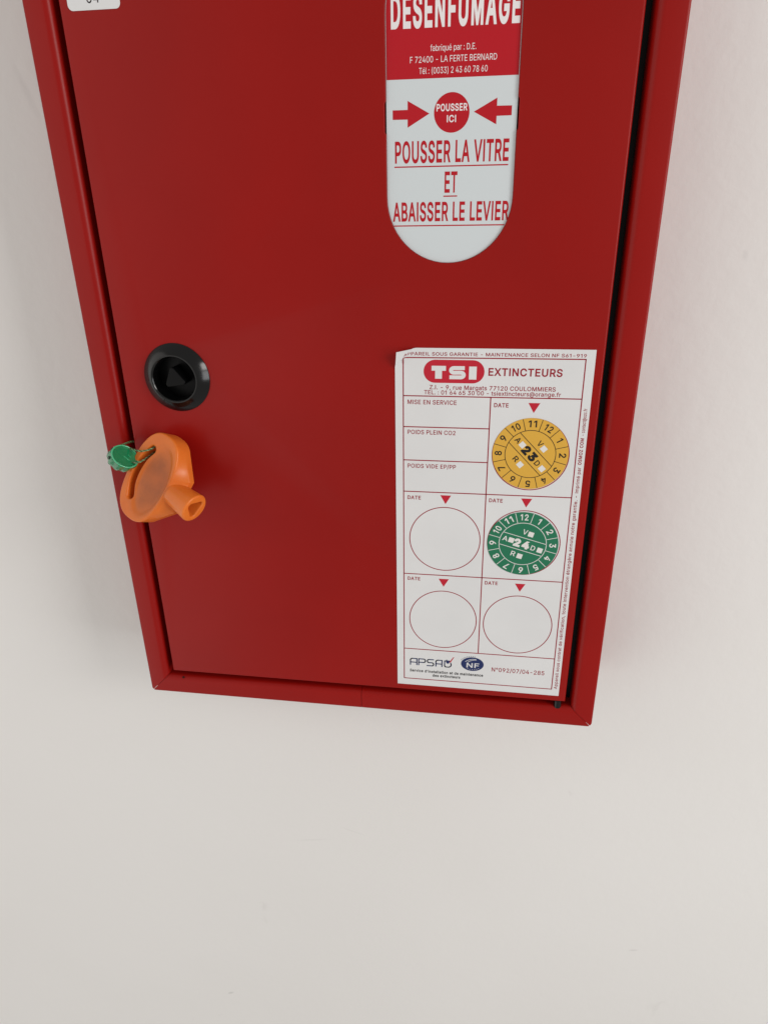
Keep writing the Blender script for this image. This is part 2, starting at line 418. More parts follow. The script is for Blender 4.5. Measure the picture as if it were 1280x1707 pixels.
 'K': (467, [[104,145,104,216,139,261,174,303,212,344,364,509,448,509,231,276,228,276], [60,0,60,509,125,509,125,334,124,225,125,193,125,0], [372,0,188,259,228,309,449,0]]),
 'L': (393, [[60,0,60,509,125,509,125,57,361,57,361,0]]),
 'M': (628, [[60,0,60,509,152,509,277,187,287,159,299,123,311,84,322,49,307,49,318,83,330,121,342,158,352,187,476,509,568,509,568,0,504,0,504,291,504,327,505,369,506,413,507,457,513,457,498,409,482,363,467,322,456,291,342,0,286,0,170,291,159,321,145,361,129,408,112,457,119,457,120,416,121,372,122,328,122,291,122,0]]),
 'N': (523, [[60,0,60,509,136,509,343,183,363,151,388,107,414,55,405,54,401,108,399,157,399,195,399,509,463,509,463,0,387,0,202,290,177,331,148,381,108,452,119,454,122,384,124,328,125,291,125,0]]),
 'O': (533, [[267,-7,225,-3,186,7,150,25,119,49,92,79,70,115,53,157,44,203,40,254,44,305,53,352,70,393,92,429,119,459,150,484,186,501,225,512,267,516,309,512,348,501,384,484,415,459,442,429,464,393,480,352,490,305,493,254,490,203,480,157,464,115,442,79,415,49,384,25,348,7,309,-3], [267,53,296,55,324,63,349,76,372,94,392,116,408,144,420,176,428,213,430,254,428,295,420,332,408,365,392,392,372,415,349,433,324,446,296,453,267,456,237,453,210,445,184,433,161,415,142,392,125,364,113,332,106,295,103,254,106,213,113,176,125,144,142,117,161,94,184,76,210,63,237,55]]),
 'P': (445, [[60,0,60,509,235,509,272,506,305,499,332,487,356,471,375,452,390,430,400,404,407,377,409,348,407,318,400,291,390,265,375,243,356,223,332,207,305,195,272,188,235,186,109,186,109,242,233,242,257,244,279,248,297,256,312,266,324,279,333,294,339,310,343,328,344,348,343,367,339,385,333,402,324,416,312,428,297,439,279,446,257,451,232,452,125,452,125,0]]),
 'Q': (533, [[245,159,313,159,369,85,384,65,468,-48,401,-48,346,27,331,46], [267,-7,225,-3,186,7,150,25,119,49,92,79,70,115,53,157,44,203,40,254,44,305,53,352,70,393,92,429,119,459,150,484,186,501,225,512,267,516,309,512,348,501,384,484,415,459,442,429,464,393,480,352,490,305,493,254,490,203,480,157,464,115,442,79,415,49,384,25,348,7,309,-3], [267,53,296,55,324,63,349,76,372,94,392,116,408,144,420,176,428,213,430,254,428,295,420,332,408,365,392,392,372,415,349,433,324,446,296,453,267,456,237,453,210,445,184,433,161,415,142,392,125,364,113,332,106,295,103,254,106,213,113,176,125,144,142,117,161,94,184,76,210,63,237,55]]),
 'R': (449, [[60,0,60,509,236,509,273,506,305,500,333,489,356,473,376,455,390,433,401,408,407,381,409,352,407,323,401,296,390,271,376,250,356,232,333,217,305,206,273,200,236,198,96,198,96,255,234,255,258,256,280,260,298,267,313,276,325,287,334,300,340,316,344,333,345,352,344,371,340,389,334,405,325,419,313,430,298,440,279,446,258,451,233,452,125,452,125,0], [353,0,230,229,303,229,428,0]]),
 'S': (447, [[224,-9,188,-7,156,-1,128,9,102,23,81,40,64,60,51,83,42,109,38,137,104,137,108,118,114,102,123,88,136,76,150,66,166,59,185,53,204,50,224,49,246,50,267,54,286,60,303,69,317,79,329,92,338,106,344,122,346,139,344,154,340,168,332,179,322,189,310,197,296,205,245,222,184,239,145,253,112,269,86,289,67,313,56,341,52,372,54,400,62,425,75,448,92,468,113,484,138,498,165,508,195,514,227,516,259,514,289,508,316,498,340,484,360,468,377,449,390,427,398,403,401,378,337,378,332,402,320,421,302,437,280,449,254,456,225,459,204,457,185,454,167,448,152,440,139,430,129,418,121,405,117,391,115,376,117,359,122,345,131,334,142,324,155,315,169,308,212,293,264,279,312,264,359,238,372,226,384,213,395,198,402,180,407,161,408,139,406,112,399,87,386,64,370,43,349,25,323,11,294,0,261,-7]]),
 'T': (449, [[32,452,32,509,417,509,417,452,257,452,257,0,193,0,193,452]]),
 'U': (517, [[259,-8,220,-6,186,2,154,15,126,33,103,55,85,80,71,108,63,140,60,173,60,509,124,509,124,178,126,155,132,133,141,113,153,95,169,80,187,68,208,59,232,53,259,52,285,53,309,59,331,68,349,80,364,95,377,113,385,133,391,155,393,178,393,509,457,509,457,173,454,140,446,108,433,80,414,55,391,33,363,15,332,2,297,-6]]),
 'V': (480, [[204,0,16,509,84,509,192,206,215,137,248,31,235,31,267,138,290,206,395,509,463,509,278,0]]),
 'W': (686, [[155,0,16,509,82,509,163,196,175,145,187,94,197,40,189,40,200,94,211,145,224,196,306,509,380,509,462,196,474,145,486,94,497,40,488,40,499,94,510,145,523,196,603,509,670,509,530,0,455,0,368,323,351,391,336,475,350,475,335,395,318,323,230,0]]),
 'X': (474, [[18,0,217,284,217,236,29,509,104,509,178,400,204,361,223,329,243,292,232,292,252,329,272,361,298,400,374,509,446,509,259,239,259,287,456,0,382,0,292,129,268,165,250,195,230,231,244,231,225,196,206,166,182,129,91,0]]),
 'Y': (472, [[203,0,203,208,16,509,91,509,192,344,222,292,250,230,224,230,251,293,280,344,381,509,455,509,268,208,268,0]]),
 'Z': (438, [[42,0,42,46,273,385,306,431,341,476,348,454,285,452,223,452,40,452,40,509,397,509,397,462,169,129,134,81,97,33,90,54,152,57,214,57,399,57,399,0]]),
 'a': (389, [[160,-9,137,-7,115,-3,94,5,76,15,60,29,48,45,38,63,32,84,30,108,32,128,36,146,43,161,53,174,64,184,78,193,125,211,178,220,234,227,265,235,271,240,274,246,276,255,276,257,275,272,272,285,267,297,260,307,251,315,240,322,227,327,212,330,196,331,178,330,163,327,149,322,118,301,100,274,41,291,51,313,64,331,79,346,95,358,114,368,133,375,153,380,173,383,194,384,239,379,286,360,300,350,312,336,322,320,330,301,335,278,337,251,337,0,277,0,277,52,272,52,252,25,215,1,199,-4,181,-7], [170,45,192,47,211,51,228,59,242,68,254,80,263,93,270,108,274,122,276,138,276,190,259,182,231,176,200,171,175,168,134,159,122,153,112,147,103,139,97,130,93,118,92,105,93,93,96,82,102,72,109,64,119,57,130,52]]),
 'b': (424, [[229,-8,208,-7,189,-3,172,4,138,31,118,59,112,59,112,0,53,0,53,509,114,509,114,319,118,319,137,346,171,373,188,379,207,383,229,384,259,382,287,374,313,361,335,342,354,320,370,293,381,261,388,227,390,189,388,151,381,116,370,84,355,57,336,34,313,16,288,3,260,-6], [220,47,242,49,262,55,279,66,294,80,306,97,316,117,323,139,327,163,328,189,327,215,323,239,316,261,307,281,295,298,280,311,262,322,243,328,220,330,198,328,178,322,161,312,147,299,134,282,125,263,118,241,114,216,113,189,114,162,118,138,125,115,135,95,147,78,162,65,179,55,198,49]]),
 'c': (396, [[207,-8,174,-5,144,3,117,16,93,35,72,58,56,85,44,116,37,150,34,187,37,225,44,260,56,291,72,318,93,341,117,360,144,374,174,382,207,384,260,377,305,356,340,322,362,277,303,262,290,289,270,311,242,325,207,330,184,328,163,321,145,310,130,296,118,278,108,258,102,236,98,212,96,187,98,163,102,139,108,117,118,97,130,80,145,66,163,55,184,49,207,46,243,52,271,66,292,89,304,117,363,102,357,86,350,70,341,56,306,21,261,-1]]),
 'd': (424, [[195,-8,165,-6,137,3,111,16,89,34,70,57,55,84,43,116,36,151,34,189,36,227,43,261,55,293,70,320,89,342,112,361,137,374,165,382,196,384,218,383,237,379,253,373,287,346,306,319,311,319,311,509,372,509,372,0,313,0,313,59,307,59,287,31,252,4,236,-3,217,-7], [205,47,226,49,246,55,263,65,278,78,290,95,299,115,306,138,310,162,312,189,310,216,306,241,300,263,290,282,278,299,263,312,246,322,227,328,205,330,182,328,162,322,145,311,130,298,118,281,108,261,102,239,98,215,96,189,98,163,102,139,109,117,118,97,130,80,145,66,162,55,182,49]]),
 'e': (404, [[212,-8,177,-5,145,3,117,16,92,35,72,58,56,85,44,116,37,150,34,187,36,224,44,258,55,290,71,317,91,340,115,359,142,373,172,382,205,384,226,383,246,380,266,374,285,366,303,355,319,341,334,324,347,305,357,282,365,256,370,227,371,194,371,169,75,169,75,221,338,221,310,202,308,226,304,248,298,269,288,286,277,301,263,314,246,323,227,328,205,330,183,328,164,323,146,313,131,301,119,286,109,270,102,251,97,231,96,211,96,178,98,151,102,127,110,106,121,88,135,73,151,61,169,53,190,48,212,46,254,53,285,73,306,105,365,91,358,72,348,55,335,39,320,26,302,14,283,4,261,-3,237,-7]]),
 'f': (254, [[228,379,228,327,6,327,6,379], [81,0,81,432,82,452,87,470,96,486,107,499,120,510,135,519,152,525,169,529,187,530,222,527,243,521,227,468,215,472,195,474,178,472,164,468,154,460,147,449,143,435,142,419,142,0]]),
 'g': (425, [[207,-151,180,-149,156,-146,134,-140,114,-132,97,-122,82,-110,70,-97,59,-84,51,-69,101,-41,122,-66,154,-88,169,-93,187,-96,207,-97,236,-95,261,-87,282,-75,298,-58,308,-34,311,-6,311,68,306,68,287,41,252,16,236,10,217,6,195,5,165,7,138,14,113,27,90,43,71,65,55,90,43,120,36,154,34,191,36,229,43,263,55,293,71,320,90,342,112,361,138,374,166,382,196,384,218,383,237,379,253,373,288,346,308,319,313,319,313,379,372,379,372,-9,370,-40,363,-67,350,-90,334,-109,314,-124,291,-136,265,-144,237,-149], [205,59,227,61,246,66,264,75,278,87,290,103,300,121,307,142,311,166,312,193,311,219,307,242,300,264,291,283,279,299,264,312,247,322,227,328,205,330,182,328,163,322,145,312,130,298,118,282,109,262,102,241,98,218,96,193,98,167,102,144,109,123,118,104,131,88,145,76,163,66,183,61]]),
 'i': (167, [[53,0,53,379,114,379,114,0], [84,443,73,444,63,448,54,455,47,463,43,472,41,483,43,494,47,504,54,512,63,518,73,522,84,524,95,522,105,518,114,512,121,504,125,494,126,483,125,472,121,463,114,455,105,448,95,444]]),
 'l': (189, [[139,-2,112,0,91,8,74,20,62,37,55,59,53,84,53,509,114,509,114,99,114,83,117,71,120,62,126,57,135,53,146,52,160,53,170,54,181,3,162,-1]]),
 'm': (610, [[53,0,53,379,112,379,112,295,108,295,114,314,122,331,132,346,144,358,158,368,172,376,187,382,203,385,219,386,245,383,268,375,287,361,303,342,314,320,321,295,312,295,318,312,326,329,337,343,350,356,364,366,381,375,398,381,417,385,437,386,458,385,478,380,497,372,514,361,529,346,541,328,550,307,555,283,557,255,557,0,496,0,496,254,493,279,485,298,473,313,456,323,438,329,419,330,402,329,387,326,374,320,363,312,353,302,345,290,340,277,336,263,335,247,335,0,274,0,274,260,272,280,265,297,253,311,238,322,220,328,199,330,185,329,171,326,158,320,145,312,135,302,126,289,119,274,115,257,114,238,114,0]]),
 'n': (410, [[114,227,114,0,53,0,53,379,112,379,112,287,102,287,116,319,132,344,152,362,175,374,200,382,227,384,252,383,275,377,295,369,313,356,328,340,341,321,350,298,355,271,357,240,357,0,296,0,296,235,293,263,286,286,273,304,256,318,235,326,210,329,192,328,176,324,161,317,147,308,136,297,126,283,119,266,115,248]]),
 'o': (415, [[207,-8,174,-5,144,3,117,16,93,35,72,58,56,85,44,116,37,150,34,187,37,225,44,260,56,291,72,318,93,341,117,360,144,374,174,382,207,384,241,382,271,374,299,360,323,341,343,318,359,291,371,260,379,225,381,187,379,150,371,116,359,85,343,58,323,35,299,16,271,3,241,-5], [207,46,231,49,252,55,270,66,285,80,298,97,307,117,314,139,318,163,319,187,318,212,314,236,307,258,298,278,285,296,270,310,252,321,231,328,207,330,184,328,163,321,145,310,130,296,118,278,108,258,102,236,98,212,96,187,98,163,102,139,108,117,118,97,130,80,145,66,163,55,184,49]]),
 'p': (424, [[53,-143,53,379,112,379,112,319,118,319,137,346,171,373,188,379,207,383,229,384,259,382,287,374,313,361,335,342,354,320,370,293,381,261,388,227,390,189,388,151,381,116,370,84,355,57,336,34,313,16,288,3,260,-6,229,-8,208,-7,189,-3,173,4,138,31,118,59,114,59,114,-143], [220,47,242,49,262,55,279,66,294,80,306,97,316,117,323,139,327,163,328,189,327,215,323,239,316,261,307,281,295,298,280,311,262,322,243,328,220,330,198,328,178,322,161,312,147,299,134,282,125,263,118,241,114,216,113,189,114,162,118,138,125,115,135,95,147,78,162,65,179,55,198,49]]),
 'q': (424, [[372,-143,311,-143,311,59,306,59,287,31,252,4,236,-3,217,-7,195,-8,165,-6,137,3,111,16,89,34,70,57,55,84,43,116,36,151,34,189,36,227,43,261,55,293,70,320,89,342,112,361,137,374,165,382,196,384,218,383,237,379,253,373,287,346,307,319,313,319,313,379,372,379], [205,47,226,49,246,55,263,65,278,78,290,95,299,115,306,138,310,162,312,189,310,216,306,241,300,263,290,282,278,299,263,312,246,322,227,328,205,330,182,328,162,322,145,311,130,298,118,281,108,261,102,239,98,215,96,189,98,163,102,139,109,117,118,97,130,80,145,66,162,55,182,49]]),
 'r': (259, [[53,0,53,379,112,379,112,321,115,321,124,339,137,354,152,367,171,377,191,383,213,385,229,384,243,384,243,322,230,324,207,326,190,324,174,321,159,315,146,306,135,296,126,284,119,269,115,254,114,237,114,0]]),
 's': (365, [[182,-8,157,-7,133,-3,112,3,93,12,76,24,62,38,50,54,41,73,36,94,94,107,101,87,111,72,124,60,141,52,160,47,181,45,206,47,227,53,244,62,258,74,265,88,268,103,266,115,262,126,254,136,243,144,229,150,212,155,149,170,118,180,92,192,72,208,58,227,50,249,47,274,49,295,55,314,65,332,79,347,95,360,115,370,137,378,161,383,187,384,212,383,234,379,254,372,271,363,286,352,299,339,309,324,318,308,324,290,268,277,262,291,254,304,243,316,228,325,210,331,187,333,166,331,147,326,131,317,119,305,111,292,109,277,110,264,115,253,124,243,136,235,152,229,172,223,229,209,261,200,287,187,306,171,320,153,328,131,331,107,329,85,323,65,312,47,298,31,281,18,260,6,236,-2,210,-7]]),
 't': (227, [[204,379,204,327,6,327,6,379], [65,471,126,471,126,98,127,83,130,70,136,61,144,55,156,51,170,50,185,51,202,54,213,2,192,-3,168,-4,138,-1,113,7,92,21,77,41,68,64,65,93]]),
 'u': (410, [[182,-5,158,-3,135,2,115,11,97,23,82,39,69,59,60,82,54,109,53,139,53,379,114,379,114,144,116,117,124,94,137,75,154,61,175,53,200,50,218,51,234,55,249,62,263,71,274,83,283,97,290,113,295,132,296,153,296,379,357,379,357,0,298,0,298,92,307,92,294,60,277,35,257,17,234,5,209,-3]]),
 'v': (389, [[163,0,17,379,84,379,165,155,187,87,206,21,184,21,203,87,224,155,305,379,371,379,226,0]]),
 'x': (379, [[21,0,171,218,171,171,29,379,100,379,147,306,179,253,207,206,175,206,202,253,233,306,282,379,352,379,209,169,209,214,358,0,287,0,231,85,200,136,173,182,205,182,178,136,148,85,91,0]]),
 'z': (380, [[42,0,42,46,254,320,254,323,48,323,48,379,333,379,333,331,126,60,126,56,339,56,339,0]]),
 '°': (316, [[158,283,138,285,119,290,101,298,84,310,70,324,59,340,50,358,45,377,43,397,45,418,50,437,59,455,70,472,84,486,101,497,119,506,138,511,158,513,179,511,198,506,216,497,232,486,246,472,257,455,266,437,271,418,273,397,271,377,266,358,257,340,246,324,232,310,216,298,198,290,179,285], [158,334,170,335,180,338,190,343,213,366,218,376,221,386,222,397,221,409,218,420,213,430,190,453,180,458,170,461,158,462,147,461,136,458,126,453,103,430,98,420,96,409,95,397,96,386,98,376,103,366,126,343,136,338,147,335]]),
 'è': (404, [[212,-8,177,-5,145,3,117,16,92,35,72,58,56,85,44,116,37,150,34,187,36,224,44,258,55,290,71,317,91,340,115,359,142,373,172,382,205,384,226,383,246,380,266,374,285,366,303,355,319,341,334,324,347,305,357,282,365,256,370,227,371,194,371,169,75,169,75,221,338,221,310,202,308,226,304,248,298,269,288,286,277,301,263,314,246,323,227,328,205,330,183,328,164,323,146,313,131,301,119,286,109,270,102,251,97,231,96,211,96,178,98,151,102,127,110,106,121,88,135,73,151,61,169,53,190,48,212,46,254,53,285,73,306,105,365,91,358,72,348,55,335,39,320,26,302,14,283,4,261,-3,237,-7], [180,429,114,529,182,529,230,429]]),
 'é': (404, [[212,-8,177,-5,145,3,117,16,92,35,72,58,56,85,44,116,37,150,34,187,36,224,44,258,55,290,71,317,91,340,115,359,142,373,172,382,205,384,226,383,246,380,266,374,285,366,303,355,319,341,334,324,347,305,357,282,365,256,370,227,371,194,371,169,75,169,75,221,338,221,310,202,308,226,304,248,298,269,288,286,277,301,263,314,246,323,227,328,205,330,183,328,164,323,146,313,131,301,119,286,109,270,102,251,97,231,96,211,96,178,98,151,102,127,110,106,121,88,135,73,151,61,169,53,190,48,212,46,254,53,285,73,306,105,365,91,358,72,348,55,335,39,320,26,302,14,283,4,261,-3,237,-7], [177,429,225,529,293,529,227,429]]),
}


CAP = {}


def fatten(P, d):
    """move a closed outline outwards by d, mitred corners (outer loops run clockwise, counters the other way)"""
    Q = []
    for p in P:
        if not Q or math.hypot(p[0] - Q[-1][0], p[1] - Q[-1][1]) > 0.012: Q.append(p)
    while len(Q) > 3 and math.hypot(Q[0][0] - Q[-1][0], Q[0][1] - Q[-1][1]) < 0.012: Q.pop()
    if d == 0: return Q
    out = []
    n_ = len(Q)
    for i in range(n_):
        a, b_, c = Q[i - 1], Q[i], Q[(i + 1) % n_]
        l1 = math.hypot(b_[0] - a[0], b_[1] - a[1]); l2 = math.hypot(c[0] - b_[0], c[1] - b_[1])
        n1 = (-(b_[1] - a[1]) / l1, (b_[0] - a[0]) / l1)
        n2 = (-(c[1] - b_[1]) / l2, (c[0] - b_[0]) / l2)
        mx_, mz_ = n1[0] + n2[0], n1[1] + n2[1]
        q = max(0.25, 1 + n1[0] * n2[0] + n1[1] * n2[1])
        out.append((b_[0] + mx_ / q * d, b_[1] + mz_ / q * d))
    return out


def union(loops):
    """outline of the area covered by possibly self-crossing loops (non-zero rule), filled side kept on the right"""
    segs = []
    for lp in loops:
        for p, q in zip(lp, lp[1:] + lp[:1]):
            if p != q: segs.append((p, q))
    box = [(min(p[0], q[0]), max(p[0], q[0]), min(p[1], q[1]), max(p[1], q[1])) for p, q in segs]
    cuts = [[0.0, 1.0] for _ in segs]
    for i in range(len(segs)):
        (ax, az), (bx_, bz) = segs[i]
        for j in range(i + 1, len(segs)):
            if box[i][1] < box[j][0] or box[j][1] < box[i][0] or box[i][3] < box[j][2] or box[j][3] < box[i][2]: continue
            (cx, cz), (dx, dz) = segs[j]
            den = (bx_ - ax) * (dz - cz) - (bz - az) * (dx - cx)
            if abs(den) < 1e-12: continue
            t_ = ((cx - ax) * (dz - cz) - (cz - az) * (dx - cx)) / den
            u_ = ((cx - ax) * (bz - az) - (cz - az) * (bx_ - ax)) / den
            if -1e-9 <= t_ <= 1 + 1e-9 and -1e-9 <= u_ <= 1 + 1e-9:
                cuts[i].append(min(1, max(0, t_))); cuts[j].append(min(1, max(0, u_)))

    def wind(x, z):
        w_ = 0
        for (p, q) in segs:
            if p[1] <= z < q[1]:
                if (q[0] - p[0]) * (z - p[1]) - (x - p[0]) * (q[1] - p[1]) > 0: w_ += 1
            elif q[1] <= z < p[1]:
                if (q[0] - p[0]) * (z - p[1]) - (x - p[0]) * (q[1] - p[1]) < 0: w_ -= 1
        return w_
    nxt = {}
    for (p, q), cs in zip(segs, cuts):
        cs = sorted(cs)
        for t0, t1 in zip(cs[:-1], cs[1:]):
            if t1 - t0 < 1e-7: continue
            a = (p[0] + (q[0] - p[0]) * t0, p[1] + (q[1] - p[1]) * t0)
            b_ = (p[0] + (q[0] - p[0]) * t1, p[1] + (q[1] - p[1]) * t1)
            l = math.hypot(b_[0] - a[0], b_[1] - a[1])
            if l < 1e-6: continue
            mx_, mz_ = (a[0] + b_[0]) / 2, (a[1] + b_[1]) / 2
            nx_, nz_ = -(b_[1] - a[1]) / l * 2e-5, (b_[0] - a[0]) / l * 2e-5
            lf, rt = wind(mx_ + nx_, mz_ + nz_) != 0, wind(mx_ - nx_, mz_ - nz_) != 0
            if lf == rt: continue
            if lf: a, b_ = b_, a
            ka, kb = (round(a[0], 5), round(a[1], 5)), (round(b_[0], 5), round(b_[1], 5))
            if ka != kb and kb not in nxt.setdefault(ka, []): nxt[ka].append(kb)
    out = []
    while nxt:
        st_ = next(iter(nxt))
        lp = [st_]
        cur = st_
        while True:
            if cur not in nxt: break
            nb = nxt[cur].pop()
            if not nxt[cur]: del nxt[cur]
            if nb == st_: break
            lp.append(nb)
            cur = nb
        if len(lp) >= 3: out.append(lp)
    return out


OUTLINE = {}


def outline(ch, bold):
    if (ch, bold) not in OUTLINE:
        if bold:
            OUTLINE[(ch, bold)] = union([fatten(l, bold) for l in outline(ch, 0.0)])
        else:
            OUTLINE[(ch, bold)] = union([[(lp[2 * i] / 1000.0, lp[2 * i + 1] / 1000.0) for i in range(len(lp) // 2)] for lp in GLYPHS[ch][1]])
    return OUTLINE[(ch, bold)]


def glyphs(body, bold, spacing=1.0):
    """filled outlines of a line of lettering, thickened by `bold`"""
    cu = bpy.data.curves.new("text", 'CURVE')
    cu.dimensions = '2D'
    cu.fill_mode = 'BOTH'
    pen = 0.0
    for ch in body:
        for lp in outline(ch, bold):
            s_ = cu.splines.new('POLY')
            s_.points.add(len(lp) - 1)
            s_.use_cyclic_u = True
            for i, p in enumerate(lp): s_.points[i].co = (pen + p[0], p[1], 0, 1)
        pen += GLYPHS[ch][0] / 1000.0 * spacing + 2.0 * bold
    o = bpy.data.objects.new("text", cu)
    COL.objects.link(o)
    me = evaluated(o)
    bpy.data.curves.remove(cu)
    me.materials.clear()
    return me


def text(body, x, z, width, cap, mat, parent, y, bold=0.0, rot=0.0, lift=None, center=False, name="lettering", spacing=1.0, skew=0.0):
    """lettering with its baseline starting at (x, z) mm, scaled to a width and capital height in mm"""
    if bold not in CAP:
        h = glyphs("H", bold)
        zs = [v.co.y for v in h.vertices]
        CAP[bold] = (min(zs), max(zs))
        bpy.data.meshes.remove(h)
    me = glyphs(body, bold, spacing)
    lo, hi = CAP[bold]
    xs = [v.co.x for v in me.vertices]
    x0, x1 = min(xs), max(xs)
    sx_, sz_ = width / (x1 - x0), cap / (hi - lo)
    cr, sr = math.cos(rot), math.sin(rot)
    for v in me.vertices:
        px, pz = (v.co.x - x0) * sx_, (v.co.y - lo) * sz_
        px += skew * pz
        if center:
            px -= width / 2
            pz -= cap / 2
        X, Z = x + px * cr - pz * sr, z + px * sr + pz * cr
        X, dy, Z = lift(X, Z) if lift else (X, 0.0, Z)
        v.co = Vector((X, y - dy, Z)) * K
    bm = bmesh.new(); bm.from_mesh(me)
    bm.normal_update()
    for f in bm.faces:
        if f.normal.y > 0: f.normal_flip()
    bm.to_mesh(me); bm.free()
    return link(name, me, mat, parent)


def tube(pts, r, name, mat, parent, res=8, sub=6):
    cu = bpy.data.curves.new(name, 'CURVE')
    cu.dimensions = '3D'
    cu.bevel_depth = r * K
    cu.bevel_resolution = 3
    cu.use_fill_caps = True
    s = cu.splines.new('POLY')
    s.points.add(len(pts) - 1)
    for i, p in enumerate(pts): s.points[i].co = (p[0] * K, p[1] * K, p[2] * K, 1)
    o = bpy.data.objects.new(name, cu)
    COL.objects.link(o)
    me = evaluated(o)
    bpy.data.curves.remove(cu)
    me.materials.clear()
    for p in me.polygons: p.use_smooth = True
    return link(name, me, mat, parent)


def catmull(pts, n=14):
    P = [Vector(p) for p in pts]
    P = [P[0] * 2 - P[1]] + P + [P[-1] * 2 - P[-2]]
    out = []
    for i in range(1, len(P) - 2):
        for k in range(n):
            t = k / n
            a, b_, c, d = P[i - 1], P[i], P[i + 1], P[i + 2]
            out.append(0.5 * ((2 * b_) + (c - a) * t + (2 * a - 5 * b_ + 4 * c - d) * t * t + (3 * b_ - a - 3 * c + d) * t ** 3))
    out.append(P[-2])
    return out


# ------------------------------------------------------------------ the wall
WY = 50.0
me = mesh_from([(-2500, WY, -2000), (2800, WY, -2000), (2800, WY, 2000), (-2500, WY, 2000),
                (-2500, WY + 120, -2000), (2800, WY + 120, -2000), (2800, WY + 120, 2000), (-2500, WY + 120, 2000)],
               [(0, 1, 2, 3), (4, 5, 6, 7), (0, 1, 5, 4), (1, 2, 6, 5), (2, 3, 7, 6), (3, 0, 4, 7)], "wall")
tag(link("wall", me, M["wall"]), "smooth off-white painted wall behind the red cabinet", None, kind="structure")

# ------------------------------------------------------------------ the cabinet
W, H = 250.0, 400.0
cabinet = empty("control_cabinet")
tag(cabinet, "red painted metal smoke vent control cabinet mounted on the wall", "cabinet")

# body: a folded sheet box open to the front
t = 1.2
o0, o1 = 0.8, W - 0.8
v = []
f = []
for (x0, x1, z0, z1, y) in ((o0, o1, 0.8, H - 0.8, 4.0), (o0, o1, 0.8, H - 0.8, WY - 0.3),
                            (o0 + t, o1 - t, 0.8 + t, H - 0.8 - t, 4.0), (o0 + t, o1 - t, 0.8 + t, H - 0.8 - t, WY - 2)):
    v += [(x0, y, z0), (x1, y, z0), (x1, y, z1), (x0, y, z1)]
for i in range(4):
    j = (i + 1) % 4
    f += [(i, j, 4 + j, 4 + i), (8 + i, 8 + j, 12 + j, 12 + i), (i, j, 8 + j, 8 + i)]
f += [(4, 5, 6, 7), (12, 13, 14, 15)]
link("cabinet_body", mesh_from(v, f, "cabinet_body"), M["red"], cabinet)

# mitred frame rails: profile (distance from the outer edge, depth)
prof = [(0.0, 26.0), (0.0, 1.3)]
for k in range(1, 6):
    a = math.radians(90 * k / 5)
    prof.append((1.3 - 1.3 * math.cos(a), 1.3 - 1.3 * math.sin(a)))
prof.append((8.3, 0.0))
RI = 3.4
for k in range(1, 11):
    a = math.radians(90 * k / 10)
    prof.append((8.3 + RI * math.sin(a), RI - RI * math.cos(a)))
prof += [(11.7, 26.0)]


def endz(w):
    return max(w, 2.3 - w) + 0.13


def rail(side, a=None, b_=None):
    """side L/R/B/T; a, b_ cut a rail square at a given position instead of the mitre"""
    v, f = [], []
    n = len(prof)
    for e in (0, 1):
        for (w, y) in prof:
            m = endz(w)
            if side in "LR":
                s = m if e == 0 else H - m
                v.append((w if side == "L" else W - w, y, s))
            else:
                s = (m if a is None else a) if e == 0 else (W - m if b_ is None else b_)
                v.append((s, y, w if side == "B" else H - w))
    for i in range(n):
        j = (i + 1) % n
        f.append((i, j, n + j, n + i))
    f.append(tuple(range(n)))
    f.append(tuple(range(n, 2 * n)))
    me = mesh_from(v, f, "frame_rail")
    sharp_smooth(me, 35)
    return link("frame_rail", me, M["red"], cabinet)


rail("L"); rail("R"); rail("T")
rail("B", b_=124.70); rail("B", a=124.92)

# door leaf: folded sheet with the stadium opening for the break panel
WX, WR, WB, WT = 167.55, 25.0, 235.7, 347.4
DX0, DX1, DZ0, DZ1 = 15.25, 234.8, 15.5, 384.5


def stadium(r, n=28, notch=0.0):
    pts = []
    cz0, cz1 = WB + WR, WT - WR
    for i in range(n + 1):
        a = math.pi + math.pi * i / n
        pts.append((WX + r * math.cos(a), cz0 + r * math.sin(a)))
    if notch:
        pts += [(WX + r, 283.0), (WX + r + notch, 283.8), (WX + r + notch, 293.6), (WX + r, 294.4)]
    for i in range(n + 1):
        a = math.pi * i / n
        pts.append((WX + r * math.cos(a), cz1 + r * math.sin(a)))
    if notch:
        pts += [(WX - r, 294.4), (WX - r - notch, 293.6), (WX - r - notch, 283.8), (WX - r, 283.0)]
    return pts


def curve_solid(loops, name, depth, bev, y_front, mat, parent, off=True):
    """2D filled curve in xz, extruded backwards with rounded edges"""
    cu = bpy.data.curves.new(name, 'CURVE')
    cu.dimensions = '2D'
    cu.fill_mode = 'BOTH'
    cu.extrude = (depth / 2 - bev) * K
    cu.bevel_depth = bev * K
    cu.bevel_resolution = 3
    cu.offset = -bev * K if off else 0
    for lp in loops:
        s = cu.splines.new('POLY')
        s.points.add(len(lp) - 1)
        s.use_cyclic_u = True
        for i, p in enumerate(lp): s.points[i].co = (p[0] * K, p[1] * K, 0, 1)
    o = bpy.data.objects.new(name, cu)
    COL.objects.link(o)
    me = evaluated(o)
    bpy.data.curves.remove(cu)
    me.materials.clear()
    # curve local (x, y, z) -> world (x, -z + y_front + depth/2, y)
    for vt in me.vertices:
        x, yv, z = vt.co
        vt.co = (x, -z + (y_front + depth / 2) * K, yv)
    sharp_smooth(me, 35)
    return link(name, me, mat, parent)


